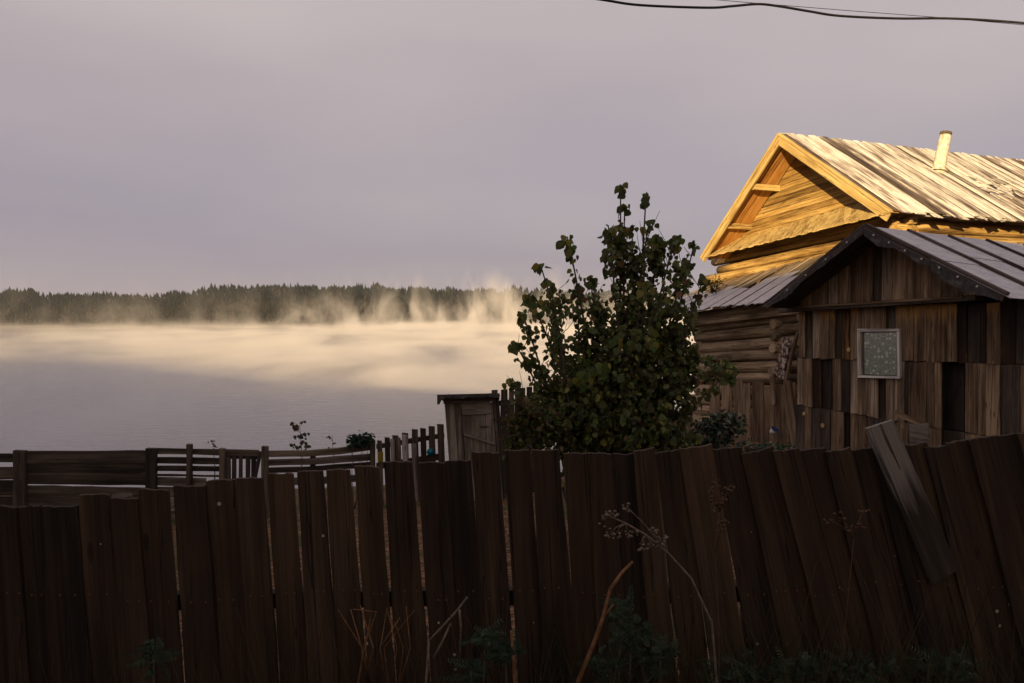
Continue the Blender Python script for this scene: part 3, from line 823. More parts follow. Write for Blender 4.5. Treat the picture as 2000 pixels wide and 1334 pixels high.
    d1 = ramp(N, [(0.0, (0.9, 0.9, 0.82)), (0.3, (0.85, 0.85, 0.78)), (0.38, (0.38, 0.39, 0.31)), (1.0, (0.42, 0.43, 0.35))])
    L.new(vo.outputs['Distance'], d1.inputs[0])
    wv = N.new('ShaderNodeTexVoronoi'); wv.feature = 'DISTANCE_TO_EDGE'; wv.inputs['Scale'].default_value = 8
    L.new(t.outputs['Object'], wv.inputs['Vector'])
    d2 = ramp(N, [(0.0, (0.68, 0.69, 0.6)), (0.02, (0.6, 0.61, 0.53)), (0.05, (0, 0, 0))])
    L.new(wv.outputs['Distance'], d2.inputs[0])
    mm = N.new('ShaderNodeMixRGB'); mm.blend_type = 'LIGHTEN'; mm.inputs[0].default_value = 1
    L.new(d1.outputs[0], mm.inputs[1]); L.new(d2.outputs[0], mm.inputs[2])
    L.new(mm.outputs[0], b.inputs['Base Color']); L.new(b.outputs[0], out.inputs['Surface'])
    prism('curtain', W, cur, NV, 0.004, m, up)
    m, nt, N, L, out = new_mat('window_glass')
    tr = N.new('ShaderNodeBsdfTransparent'); tr.inputs[0].default_value = (0.93, 0.95, 0.94, 1)
    gl = N.new('ShaderNodeBsdfGlossy'); gl.inputs['Roughness'].default_value = 0.03
    fr_ = N.new('ShaderNodeFresnel'); fr_.inputs['IOR'].default_value = 1.32
    ms = N.new('ShaderNodeMixShader'); L.new(fr_.outputs[0], ms.inputs[0]); L.new(tr.outputs[0], ms.inputs[1]); L.new(gl.outputs[0], ms.inputs[2])
    L.new(ms.outputs[0], out.inputs['Surface'])
    prism('pane', W, [HP(1688, 649.5, DW + 0.045), HP(1751, 649, DW + 0.045), HP(1752, 733, DW + 0.045), HP(1688, 731.5, DW + 0.045)], NV, 0.003, m, up)
shed()

# ------------------------------------------------------------------ board screen between annex and shed
def screen():
    D = 11.95
    b0 = HP(1470, 860, D); b0.z = ground_z(b0.x, b0.y)
    S = thing('board_screen', 'rough upright plank screen in front of the log annex, left of the shed', 'fence', b0)
    x = 1386
    while x < 1540:
        wd = random.uniform(15, 25)
        yt = 745 + random.uniform(-4, 5) + (6 if x > 1480 else 0)
        a = HP(x + wd / 2, 884 + (x - 1386) * 0.05, D + random.uniform(-0.012, 0.012)); a.z -= 0.35
        t_ = HP(x + wd / 2 + random.uniform(-3, 1), yt, D + random.uniform(-0.012, 0.012))
        plank('plank', S, a, t_, wd / F * a.y * 1.36, 0.022, NV, M['shed'], cut=0.02, jit=0.008)
        x += wd
    for (x0, y0, x1, y1, wd, mt) in ((1536, 744, 1556, 895, 15, 'shed'), (1506, 735, 1510, 790, 7, 'shed')):
        a = HP(x1, y1, D - 0.06); t_ = HP(x0, y0, D - 0.06)
        plank('post', S, a, t_, wd / F * a.y * 1.25, 0.05, NV, M[mt])
    prism('rail', S, [HP(1386, 772, D + 0.05), HP(1545, 775, D + 0.05), HP(1545, 783, D + 0.05), HP(1386, 781, D + 0.05)], NV, 0.05, M['shed_dk'])
screen()
# slanting prop and bark-covered slab at the annex corner
a = HP(1532, 748, 12.2); b_ = HP(1556, 650, 12.2)
prop = plank('wooden_prop', None, a, b_, 0.07, 0.05, NV, M['shed'])
tag(prop, 'thin slanting wooden prop between the log annex and the shed corner', 'prop')
a = HP(1521, 736, 12.35); b_ = HP(1537, 660, 12.35)
slab = plank('bark_slab', None, a, b_, 0.32, 0.05, NV, M['rag'], w2=0.24, jit=0.03)
tag(slab, 'dark board slab with pale peeling bark leaning at the annex corner', 'slab')
# blue and white enamel cup on the screen
def cup():
    c = HP(1510, 842, 11.75)
    C = thing('enamel_cup', 'blue and white enamel cup hanging on the board screen', 'cup', c)
    ax = (Vector((0.25, -0.3, 0.6))).normalized()
    tube('cup_body', C, [c - ax * 0.07, c - ax * 0.06, c, c + ax * 0.05], [0.03, 0.062, 0.068, 0.07], M['whitepaint'], 14)
    tube('cup_rim', C, [c + ax * 0.045, c + ax * 0.075], [0.074, 0.078], M['blue'], 14)
    h = [c + Vector((0.06, -0.02, 0.04)), c + Vector((0.11, -0.03, 0.02)), c + Vector((0.11, -0.03, -0.03)), c + Vector((0.06, -0.02, -0.05))]
    tube('handle', C, h, [0.01] * 4, M['blue'], 6)
cup()

# ------------------------------------------------------------------ outhouse
def outhouse():
    Y0 = 13.0
    def q(px, py, dy=0.0): return at(px, py, Y0 + dy)
    gz = ground_z(q(920, 880).x, Y0)
    base = q(922, 880); base.z = gz
    O = thing('outhouse', 'leaning grey plank outhouse with a braced door beside the picket fence', 'outhouse', base)
    FN = Vector((0.12, -1, 0)).normalized()
    def yb(px): return 610 + (CAMZ - gz + 0.1) / Y0 * F
    def lean(px, y): return px + (y - 780) * 0.075
    def front(x0, x1, y0, mat, off=0.0, y1=None, name='wall_board', par=None):
        y1 = y1 if y1 is not None else yb(x0)
        return prism(name, par or O, [q(lean(x0, y0), y0, off), q(lean(x1, y0), y0, off), q(lean(x1, y1), y1, off), q(lean(x0, y1), y1, off)], Vector((0, -1, 0)), 0.03, M[mat], Vector((0, 0, 1)), 0.003)
    front(869, 885.5, 787, 'outhouse_lt', 0)
    front(886, 899, 787, 'outhouse', 0.02)
    front(963, 968, 783, 'outhouse', 0)
    front(968.5, 974, 783, 'outhouse_dk', 0.03)
    door = front(899.5, 962.5, 786, 'outhouse_dk', 0.035, name='door')
    xs = [900, 914, 929, 945, 962]
    for x0, x1 in zip(xs, xs[1:]):
        front(x0, x1 - 0.4, 786, 'outhouse', 0.015 + random.uniform(0, 0.008), name='door_board', par=door)
    prism('brace', door, [q(906, 846, -0.02), q(966, 865, -0.02), q(966.5, 869, -0.02), q(906, 850, -0.02)], Vector((0, -1, 0)), 0.03, M['outhouse_lt'])
    prism('top_panel', door, [q(900, 785, -0.02), q(929, 784, -0.02), q(930, 809, -0.02), q(903, 810, -0.02)], Vector((0, -1, 0)), 0.025, M['outhouse_lt'], Vector((1, 0, 0)))
    prism('top_panel', door, [q(929.5, 784, -0.022), q(958, 783, -0.022), q(959, 807, -0.022), q(930.5, 809, -0.022)], Vector((0, -1, 0)), 0.025, M['outhouse_lt'], Vector((1, 0, 0)))
    prism('latch', door, [q(938, 832, -0.02), q(954, 832, -0.02), q(954, 834, -0.02), q(938, 834, -0.02)], Vector((0, -1, 0)), 0.02, M['batten'])
    prism('hinge', door, [q(962, 818, -0.02), q(974, 818, -0.02), q(974, 821, -0.02), q(962, 821, -0.02)], Vector((0, -1, 0)), 0.015, M['batten'])
    # sides and back
    DP = 1.15
    def side(x, sgn):
        n = 5
        for i in range(n):
            t0, t1 = DP * i / n + 0.03, DP * (i + 1) / n + 0.025
            a0, a1 = q(lean(x, 784), 784), q(lean(x, yb(x)), yb(x))
            v = Vector((-0.03, 1, 0))
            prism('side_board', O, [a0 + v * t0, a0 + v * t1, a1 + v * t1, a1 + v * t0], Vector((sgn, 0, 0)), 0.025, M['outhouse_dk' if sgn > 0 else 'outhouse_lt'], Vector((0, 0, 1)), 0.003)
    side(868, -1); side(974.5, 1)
    for i in range(6):
        x0 = 868 + 106 * i / 6
        prism('back_board', O, [q(lean(x0, 784), 786, 1.2), q(lean(x0 + 17.2, 784), 786, 1.2), q(lean(x0 + 17.2, 950), 950, 1.2), q(lean(x0, 950), 950, 1.2)], Vector((0, 1, 0)), 0.025, M['outhouse_dk'], Vector((0, 0, 1)), 0.002)
    # roof: front fascia, boards with a ragged felt edge
    prism('fascia', O, [q(866, 779, -0.06), q(968, 776, -0.06), q(968, 784, -0.06), q(866, 789, -0.06)], Vector((0, -1, 0)), 0.03, M['outhouse'], Vector((1, 0, 0)), 0.002)
    c0, c1 = q(858, 774, -0.22), q(976, 771, -0.22)
    rise = Vector((-0.04, 1.55, -0.24))
    nb = 8
    for i in range(nb):
        t0, t1 = i / nb, (i + 1) / nb - 0.004
        e = Vector((0, random.uniform(-0.05, 0.03), random.uniform(-0.006, 0.01)))
        prism('roof_board', O, [c0.lerp(c1, t0) + e, c0.lerp(c1, t1) + e, c0.lerp(c1, t1) + rise, c0.lerp(c1, t0) + rise], Vector((0, -0.01, 1)), 0.05, M['outhouse_dk'], rise, 0.004)
    kk = 26
    tl = [c0.lerp(c1, -0.03 + 1.03 * i / kk) + Vector((0, -0.07, 0.035)) for i in range(kk + 1)]
    bl = [p - Vector((0, 0, random.uniform(0.04, 0.085) + (0.12 if i < 2 else 0))) for i, p in enumerate(tl)]
    prism('felt_edge', O, tl + bl[::-1], Vector((0, -1, 0)), 0.008, M['tar'], Vector((1, 0, 0)))
    prism('roof_felt', O, [c0 + Vector((-0.04, -0.06, 0.035)), c1 + Vector((0, -0.06, 0.035)), c1 + rise + Vector((0, 0, 0.03)), c0 + rise + Vector((-0.04, 0, 0.03))], Vector((0, 0, 1)), 0.012, M['tar'], Vector((1, 0, 0)), 0.02, 0.12)
outhouse()

# ------------------------------------------------------------------ fences in the middle distance
def depth_mid(px): return 12.2 + max(0, (px - 500)) * 0.004
def mid_plank(par, name, x0, y0, x1, y1, hpx, mat, dy=0.0, thick=0.025):
    d0, d1 = depth_mid(x0) + dy, depth_mid(x1) + dy
    return prism(name, par, [at(x0, y0, d0), at(x1, y1, d1), at(x1, y1 + hpx, d1), at(x0, y0 + hpx, d0)], Vector((0, -1, 0)), thick, M[mat], None, 0.006)
def mid_post(par, px, ytop, wpx, mat, dy=0.0, name='post', lean=0.0):
    d = depth_mid(px) + dy
    p = at(px, ytop, d); gz = ground_z(p.x, p.y) - 0.15
    yb = 610 + (CAMZ - gz) / d * F
    return prism(name, par, [at(px - wpx / 2, ytop, d), at(px + wpx / 2, ytop + 1, d), at(px + wpx / 2 + lean, yb, d), at(px - wpx / 2 + lean, yb, d)], Vector((0, -1, 0)), 0.09 if name == 'post' else 0.022, M[mat], Vector((0, 0, 1)), 0.005)
def root_at(px, name, label, cat, group=None):
    p = at(px, 880, depth_mid(px)); p.z = ground_z(p.x, p.y)
    return thing(name, label, cat, p, group)
def mid_fences():
    # closed plank fence at the far left
    Fz = root_at(160, 'plank_rail_fence', 'dark closed fence of horizontal planks at the far left, river behind', 'fence')
    mid_post(Fz, 36, 880, 22, 'midfence', -0.05); mid_post(Fz, 290, 876, 12, 'midfence', -0.05)
    rows = [(881, 880, 24), (903, 902, 22), (923, 925, 23), (947, 953, 20), (964, 971, 23), (984, 991, 22), (1002, 1010, 22)]
    for i, (ya, yb_, h) in enumerate(rows):
        mid_plank(Fz, 'rail_plank', 28, ya, 292, yb_, h, 'midfence', random.uniform(0, 0.02))
    for ya, h in ((886, 17), (912, 24), (938, 30), (970, 30)):
        mid_plank(Fz, 'rail_plank', -160, ya + 1, 30, ya, h, 'midfence', 0.06)
    mid_post(Fz, -120, 882, 18, 'midfence', -0.02)
    # open slat panel
    G = root_at(360, 'slat_panel', 'open panel of horizontal slats between two posts, water showing through', 'fence')
    mid_post(G, 298, 876, 10, 'midfence', -0.08); mid_post(G, 368, 868, 9, 'midfence', -0.09, name='post'); mid_post(G, 432, 876, 9, 'picket', -0.08)
    for ya, yb_, h, x1 in ((875, 879, 12, 505), (893, 895, 12, 430), (910, 911, 10, 430), (926, 928, 4, 430), (932, 934, 16, 402), (951, 953, 20, 430), (974, 976, 20, 430), (998, 998, 22, 430)):
        mid_plank(G, 'slat', 300, ya, x1, yb_, h, 'midfence' if h < 15 else 'outhouse', random.uniform(0, 0.015))
    # little gate with upright slats
    g_ = root_at(475, 'wicket_gate', 'small low gate of upright slats between two posts, light showing through', 'gate')
    mid_post(g_, 516, 872, 11, 'midfence', -0.06)
    for px, wd in ((443, 14), (457, 8), (470, 7), (484, 9), (495, 9)):
        mid_post(g_, px, 890 + random.uniform(-2, 3), wd, 'midfence', 0.02, 'slat')
    mid_plank(g_, 'cross_bar', 434, 889, 506, 890, 7, 'midfence', 0.05)
    mid_plank(g_, 'cross_bar', 434, 936, 510, 934, 8, 'midfence', 0.05)
    a, b_ = at(496, 940, 12.2), at(508, 882, 12.2)
    plank('brace', g_, a, b_, 0.06, 0.03, Vector((0, -1, 0)), M['midfence'])
    # two-rail fence
    T = root_at(620, 'rail_fence', 'low fence of long horizontal rails between the small gate and the pickets', 'fence')
    for pts, mat in (([(518, 881, 12), (600, 880, 12), (660, 875, 13), (733, 864, 14)], 'picket'), ([(520, 898, 12), (600, 896, 12), (660, 891, 13), (731, 886, 13)], 'outhouse'),
                     ([(520, 914, 10), (600, 912, 10), (660, 907, 10), (731, 902, 12)], 'midfence'), ([(520, 935, 14), (600, 933, 14), (660, 930, 14), (731, 925, 14)], 'midfence')):
        up_ = [at(x, y, depth_mid(x)) for x, y, h in pts]; lo = [at(x, y + h, depth_mid(x)) for x, y, h in pts]
        prism('rail', T, up_ + lo[::-1], Vector((0, -1, 0)), 0.04, M[mat], up_[-1] - up_[0], 0.004)
    mid_post(T, 727, 861, 9, 'picket', -0.06); mid_post(T, 610, 884, 9, 'midfence', 0.05)
    # picket fence rising towards the outhouse
    P = root_at(800, 'picket_fence', 'uneven picket fence with flaking pale paint left of the outhouse', 'fence')
    for px, yt, wd, mat, dy in ((741, 860, 9, 'picket', 0), (756, 854, 10, 'picket', 0), (772, 850, 12, 'picket', 0.02), (791, 845, 12, 'picket', 0.02), (810, 838, 12, 'picket', 0), (826, 836, 11, 'picket', 0),
                            (843, 832, 12, 'picket', 0), (860, 828, 13, 'picket', 0), (766, 857, 8, 'picket_pale', -0.05), (777, 854, 10, 'picket_pale', -0.05), (790, 849, 11, 'picket_pale', -0.06), (808, 866, 10, 'picket_pale', -0.05)):
        o = mid_post(P, px, yt, wd, mat, dy, 'picket', lean=5)
    mid_plank(P, 'yellow_board', 738, 883, 748, 883, 20, 'picket_yellow', -0.04)
    mid_plank(P, 'cross_rail', 736, 868, 868, 846, 9, 'picket', 0.05, 0.05); mid_plank(P, 'cross_rail', 736, 905, 868, 885, 12, 'picket', 0.05, 0.05)
    # pickets behind the outhouse
    B = root_at(995, 'picket_fence', 'short run of dark pickets standing behind the outhouse, right of its roof', 'fence')
    for px, yt, wd in ((966, 762, 12), (985, 761, 13), (999, 759, 10), (1010, 758, 9), (1021, 758, 10), (1034, 756, 11), (1047, 755, 11)):
        d = 15.2
        p = at(px, yt, d); gz = ground_z(p.x, p.y) - 0.2
        yb = 610 + (CAMZ - gz) / d * F
        prism('picket', B, [at(px - wd / 2, yt, d), at(px + wd / 2, yt - 0.7, d), at(px + wd / 2, yb, d), at(px - wd / 2, yb, d)], Vector((0, -1, 0)), 0.022, M['midfence'], Vector((0, 0, 1)), 0.004)
    prism('cross_rail', B, [at(960, 784, 15.26), at(1052, 776, 15.26), at(1052, 786, 15.26), at(960, 794, 15.26)], Vector((0, -1, 0)), 0.05, M['midfence'])
    # dark boards beside the outhouse
    K = thing('dark_board_fence', 'dark blue-black board fence between the outhouse and the leafy shrub', 'fence', Vector((at(995, 860, 13.6).x, 13.6, ground_z(0, 13.6))))
    for px in range(984, 1052, 14):
        yt = 786 + random.uniform(-3, 3)
        prism('board', K, [at(px - 6.8, yt, 13.6), at(px + 6.8, yt, 13.6), at(px + 6.8, 985, 13.6), at(px - 6.8, 985, 13.6)], Vector((0, -1, 0)), 0.022, M['outhouse_dk'], Vector((0, 0, 1)), 0.003)
    # teal bowl hung on the pickets
    c = at(841, 883, depth_mid(841) - 0.08)
    r_ = 7.5 / F * c.y
    vs, fs = tube_data([Vector((0, 0.05, 0)), Vector((0, 0.03, 0)), Vector((0, -0.01, 0)), Vector((0, -0.012, 0)), Vector((0, 0.015, 0)), Vector((0, 0.02, 0))], [r_ * 0.45, r_ * 0.8, r_, r_ * 0.93, r_ * 0.7, 0.005], 18)
    me = bpy.data.meshes.new('teal_bowl'); me.from_pydata(vs, [], fs); smooth(me)
    o = mesh_obj('teal_bowl', me, M['teal'], None, Matrix.Translation(c))
    tag(o, 'round teal enamel bowl hanging on the picket fence', 'bowl')
mid_fences()

# ------------------------------------------------------------------ leaves and shrubs
def leaf_geo(c, d, nrm, ln, wd, fold=0.25):
    """ovate leaf with a point: vertices and faces, stalk at c, running along d"""
    d = d.normalized(); s = d.cross(nrm).normalized(); n = s.cross(d)
    pr = [(0.0, 0.0), (0.18, 0.42), (0.45, 0.5), (0.75, 0.3), (1.0, 0.0)]
    mid = [c + d * (ln * t_) - n * (0.12 * ln * t_ * t_) for t_, _ in pr]
    vs = [mid[0], mid[2], mid[4]]
    for sg in (-1, 1):
        for t_, h in pr[1:4]:
            i = pr.index((t_, h))
            vs.append(mid[i] + s * sg * wd * h + n * (fold * wd * h))
    fs = [(0, 3, 4, 1), (1, 4, 5, 2), (0, 1, 7, 6), (1, 2, 8, 7)]
    return vs, fs
def add_leaf(V, Fc, T, c, d, nrm, ln, wd, tint, fold=0.25):
    vs, fs = leaf_geo(c, d, nrm, ln, wd, fold)
    k = len(V)
    V += vs; T += [tint] * len(vs)
    Fc += [tuple(k + i for i in f_) for f_ in fs]
def foliage(name, V, Fc, T, parent, origin, mat=None):
    me = bpy.data.meshes.new(name)
    me.from_pydata([v - origin for v in V], [], Fc)
    ca = me.color_attributes.new('tint', 'FLOAT_COLOR', 'POINT')
    ca.data.foreach_set('color', [q for c in T for q in (*c, 1.0)])
    return mesh_obj(name, me, mat or M['leaf'], parent, Matrix.Translation(origin))
def rvec(rnd, z=1.0):
    while True:
        v = Vector((rnd.uniform(-1, 1), rnd.uniform(-1, 1), rnd.uniform(-1, 1) * z))
        if 0.05 < v.length < 1: return v

def big_shrub():
    rnd = random.Random(11)
    YD = 8.8
    base = at(1195, 900, YD); base.z = ground_z(base.x, base.y)
    T_ = thing('leafy_shrub', 'tall dark green leafy shrub with bare-stalked top shoots in front of the log annex', 'shrub', base)
    greens = [(0.04, 0.055, 0.018), (0.055, 0.072, 0.022), (0.07, 0.085, 0.026), (0.09, 0.10, 0.03), (0.065, 0.06, 0.026)]
    yell = [(0.10, 0.12, 0.025), (0.16, 0.15, 0.03), (0.09, 0.10, 0.03)]
    brown = [(0.09, 0.05, 0.025), (0.12, 0.06, 0.03)]
    V, Fc, TT = [], [], []
    def tint():
        x = rnd.random()
        c = rnd.choice(greens if x < 0.76 else (yell if x < 0.93 else brown))
        k = rnd.uniform(0.7, 1.9)
        return tuple(q * k for q in c)
    # shoots: foot pixel-offset, tip, leaf size, share of the length that is leafy
    tips = [(1212, 360, 0.10, 0), (1262, 378, -0.1, 0), (1234, 440, 0.0, .3), (1108, 462, 0.2, 0.12), (1055, 515, 0.1, 0.3), (1072, 548, -0.2, 0.3), (1285, 458, 0.1, 0.35), (1320, 465, -0.1, 0.3),
            (1356, 476, 0.2, 0.3), (1188, 440, -0.3, 0.4), (1152, 540, 0.3, 0.4), (1032, 575, -0.2, 0.1), (1003, 665, 0.1, 0.5), (1000, 738, -0.3, 0.4), (1128, 560, 0.2, 0.4), (1375, 540, -0.2, 0.5),
            (1300, 560, -0.5, 0.8), (1250, 500, 0.3, 0.7), (1215, 440, 0.2, 0.5), (1090, 640, 0.3, 0.8), (1345, 600, 0.4, 0.8), (1180, 600, 0.5, 0.9), (1040, 700, 0.2, 0.7), (1240, 640, -0.4, 0.9), (1140, 700, -0.3, 0.9), (1365, 690, 0.0, 0.6), (1425, 725, -0.3, 0.4), (1220, 400, 0.2, 0.3), (1268, 430, -0.2, 0.3), (1340, 505, 0.3, 0.5), (1020, 610, 0.2, 0.3)]
    leaf_spots = []
    for i, (tx, ty, dz, lf) in enumerate(tips):
        tip = at(tx, ty, YD + dz)
        foot = base + Vector((rnd.uniform(-0.35, 0.35) + (tip.x - base.x) * 0.25, rnd.uniform(-0.25, 0.25), -0.1))
        ctrl = foot.lerp(tip, 0.5) + Vector(((tip.x - foot.x) * -0.12 + rnd.uniform(-0.1, 0.1), rnd.uniform(-0.15, 0.15), 0.25))
        pts = []
        for k in range(9):
            t_ = k / 8
            pts.append(foot * (1 - t_) ** 2 + ctrl * 2 * t_ * (1 - t_) + tip * t_ * t_)
        tube('stem', T_, pts, [0.022 * (1 - 0.8 * k / 8) + 0.003 for k in range(9)], M['twig'], 6)
        for k in range(3):
            t_ = rnd.uniform(0.6, 0.97)
            p = foot * (1 - t_) ** 2 + ctrl * 2 * t_ * (1 - t_) + tip * t_ * t_
            e_ = p + Vector((rnd.uniform(-0.22, 0.22), rnd.uniform(-0.2, 0.2), rnd.uniform(0.1, 0.38)))
            tube('twig', T_, [p, p.lerp(e_, 0.5) + rvec(rnd) * 0.02, e_], [0.005, 0.004, 0.0025], M['twig'], 4)
            for q in range(rnd.randint(1, 5)):
                leaf_spots.append((p.lerp(e_, rnd.uniform(0.5, 1)) + rvec(rnd) * 0.04, 0.99))
        for t_ in [0.35 + 0.65 * k / 22 for k in range(23)]:
            p = foot * (1 - t_) ** 2 + ctrl * 2 * t_ * (1 - t_) + tip * t_ * t_
            if t_ > 1 - (0.15 if lf == 0 else 0) and lf == 0 and t_ < 0.985: continue
            for _ in range(2 if t_ > 0.7 else 1):
                leaf_spots.append((p + rvec(rnd) * 0.05, t_))
        for _ in range(7 if lf < 0.35 else 8):
            leaf_spots.append((tip + rvec(rnd) * 0.075 - Vector((0, 0, 0.05)), 1.0 + (0.1 if lf < 0.2 else 0)))
    for p, t_ in leaf_spots:
        if t_ < 0.95:
            for _ in range(3):
                ln = rnd.uniform(0.045, 0.085)
                add_leaf(V, Fc, TT, p + rvec(rnd) * 0.07, Vector((rnd.uniform(-0.8, 0.8), rnd.uniform(-0.8, 0.8), -1)), rvec(rnd), ln, ln * 0.85, tint(), 0.3)
    # single leaves that can be told apart along the shoots
    proto = {}
    for v in range(4):
        vs, fs = leaf_geo(Vector(), Vector((0, 0, 1)), Vector((0, 1, 0)), 0.125, 0.115, (0.1, 0.35, 0.55, 0.2)[v])
        me = bpy.data.meshes.new('leaf'); me.from_pydata(vs, [], fs); me.materials.append(M['leaf_single'])
        proto[v] = me
    # dense body
    blobs = [(1258, 610, 44, 62, 0.4), (1205, 660, 55, 58, 0.42), (1305, 645, 42, 75, 0.42), (1170, 750, 85, 75, 1.0), (1280, 760, 80, 110, 1.4), (1120, 825, 85, 60, 1.1), (1240, 850, 115, 60, 1.3), (1200, 790, 120, 90, 1.2),
             (1085, 690, 30, 40, 0.12), (1078, 760, 42, 36, 0.3), (1232, 505, 28, 45, 0.22), (1330, 550, 24, 40, 0.12), (1342, 690, 18, 70, 0.2), (1088, 600, 22, 35, 0.15), (1400, 715, 40, 22, 0.2), (1195, 490, 16, 45, 0.25),
             (1172, 590, 16, 45, 0.18), (1280, 510, 16, 40, 0.2), (1148, 660, 30, 40, 0.2)]
    for bx, by, rx, ry, dens in blobs:
        n = int(dens * 3.4 * math.sqrt(rx * ry))
        for _ in range(n):
            v = rvec(rnd)
            p = at(bx + v.x * rx, by + v.z * ry, YD + v.y * rx / F * YD * 0.9)
            if p.z < ground_z(p.x, p.y) + 0.05: continue
            for _ in range(rnd.randint(5, 9)):
                c = p + rvec(rnd) * 0.085
                d = Vector((rnd.uniform(-0.8, 0.8), rnd.uniform(-0.8, 0.8), rnd.uniform(-1.3, 0.1)))
                ln = rnd.uniform(0.035, 0.06) if rnd.random() < 0.4 else rnd.uniform(0.06, 0.105)
                add_leaf(V, Fc, TT, c, d, rvec(rnd), ln, ln * 0.85, tint(), rnd.uniform(0, 0.5))
    # bunches of brighter, larger leaves
    for px, py in ((1240, 665), (1206, 662), (1270, 655), (1262, 560), (1175, 715), (1060, 600), (1285, 465), (1318, 470), (1108, 480), (1200, 465), (1140, 735)):
        p = at(px, py, YD - 0.75 if py > 500 else YD)
        for _ in range(9):
            ln = rnd.uniform(0.07, 0.11)
            add_leaf(V, Fc, TT, p + rvec(rnd, 1.5) * 0.1, Vector((rnd.uniform(-0.5, 0.5), rnd.uniform(-0.5, 0.5), -1)), Vector((rnd.uniform(-.5, .5), -1, 0.4)), ln, ln * 0.85, tuple(q * rnd.uniform(0.7, 1.1) for q in rnd.choice(yell + [(0.06, 0.09, 0.02)])), 0.2)
    crown = foliage('crown', V, Fc, TT, T_, base)
    crown["kind"] = "stuff"
    rnd.shuffle(leaf_spots)
    leaf_spots.sort(key=lambda s: -s[1])
    for i, (p, t_) in enumerate(leaf_spots[:295]):
        d = Vector((rnd.uniform(-0.7, 0.7), rnd.uniform(-0.7, 0.7), -1 + rnd.uniform(-0.2, 0.7)))
        s = rnd.uniform(0.5, 0.95) * (1.15 if t_ > 1.05 else 1)
        mw = frame(p, d, rvec(rnd) + Vector((0, -0.6, 0.2))) @ Matrix.Scale(s, 4)
        o = bpy.data.objects.new('leaf', proto[rnd.randrange(4)])
        COL.objects.link(o); o.parent = crown
        o.matrix_parent_inverse = MW[crown.name].inverted(); o.matrix_basis = mw
big_shrub()

def leafy_patch(name, label, cat, blobs, depth, tints, lo, hi, seed, clump=5, wr=0.6, stems=5):
    rnd = random.Random(seed)
    bx = sum(q[0] for q in blobs) / len(blobs); by = max(q[1] for q in blobs)
    base = at(bx, by, depth); base.z = ground_z(base.x, base.y)
    T_ = thing(name, label, cat, base)
    V, Fc, TT = [], [], []
    for x, y, rx, ry, n in blobs:
        for _ in range(n):
            v = rvec(rnd)
            p = at(x + v.x * rx, y + v.z * ry, depth + v.y * 0.5 * rx / F * depth)
            for _ in range(clump):
                ln = rnd.uniform(lo, hi)
                add_leaf(V, Fc, TT, p + rvec(rnd) * hi, Vector((rnd.uniform(-1, 1), rnd.uniform(-1, 1), rnd.uniform(-0.9, 0.5))), rvec(rnd) + Vector((0, 0, 0.8)), ln, ln * wr, tuple(q * rnd.uniform(0.7, 1.3) for q in rnd.choice(tints)), 0.2)
    cr_ = foliage('foliage', V, Fc, TT, T_, base); cr_["kind"] = "stuff"
    for k in range(stems):
        x, y, rx, ry, n = blobs[k % len(blobs)]
        tip = at(x + rnd.uniform(-rx, rx) * 0.7, y - ry * rnd.uniform(0.2, 0.9), depth)
        ft = base + Vector((rnd.uniform(-0.15, 0.15) + (tip.x - base.x) * 0.5, rnd.uniform(-0.1, 0.1), -0.05))
        tube('stem', T_, [ft, ft.lerp(tip, 0.5) + rvec(rnd) * 0.05, tip], [0.008, 0.006, 0.003], M['twig'], 5)
    return T_
YG = [(0.07, 0.085, 0.02), (0.05, 0.065, 0.02), (0.09, 0.085, 0.025), (0.10, 0.06, 0.025)]
DG_ = [(0.022, 0.045, 0.02), (0.03, 0.055, 0.025), (0.018, 0.035, 0.018)]
leafy_patch('currant_bush', 'low yellow-green currant bush at the left foot of the tall shrub', 'bush', [(1020, 820, 34, 40, 70), (1070, 840, 45, 45, 90), (1010, 870, 25, 25, 40)], 8.3, YG, 0.05, 0.09, 21)
leafy_patch('nettle_patch', 'dark green nettles with pale flowers in front of the board screen', 'weeds', [(1390, 850, 45, 40, 120), (1420, 830, 35, 28, 50), (1350, 870, 30, 25, 50), (1470, 878, 45, 14, 40), (1530, 882, 40, 12, 24)], 9.5, DG_ + [(0.2, 0.2, 0.16)], 0.05, 0.09, 22)
leafy_patch('hop_clump', 'small green clump of leaves on the rail fence top beside the pickets', 'bush', [(708, 858, 20, 8, 40), (690, 864, 12, 5, 16)], 12.9, DG_ + [(0.03, 0.06, 0.03)], 0.06, 0.1, 23)
def sapling(px, py0, py1, depth, seed, label, n, spreadpx, lf=(0.07, 0.13), name='sapling'):
    rnd = random.Random(seed)
    tip = at(px, py0, depth); base = Vector((tip.x + 0.03, depth, ground_z(tip.x, depth)))
    T_ = thing(name, label, 'sapling', base, 'saplings beyond the rail fence')
    tube('trunk', T_, [base, base.lerp(tip, 0.5) + Vector((0.03, 0, 0)), tip], [0.015, 0.01, 0.004], M['twig'], 5)
    V, Fc, TT = [], [], []
    for k in range(n):
        y = rnd.uniform(py0, py1)
        c = at(px + rnd.uniform(-1, 1) * spreadpx, y, depth + rnd.uniform(-0.15, 0.15))
        st = at(px, y + 8, depth)
        if k % 3 == 0:
            tube('twig', T_, [st, c], [0.005, 0.003], M['twig'], 4)
        ln = rnd.uniform(*lf)
        add_leaf(V, Fc, TT, c, Vector((rnd.uniform(-1, 1), rnd.uniform(-.5, .5), rnd.uniform(-1, 0.2))), Vector((rnd.uniform(-.4, .4), -1, .3)), ln, ln * 0.75, rnd.choice([(0.03, 0.035, 0.02), (0.05, 0.05, 0.025), (0.07, 0.045, 0.025)]))
    cr_ = foliage('crown', V, Fc, TT, T_, base); cr_["kind"] = "stuff"
sapling(585, 824, 880, 16.5, 31, 'slender leafy sapling rising above the rail fence against the water', 34, 15)
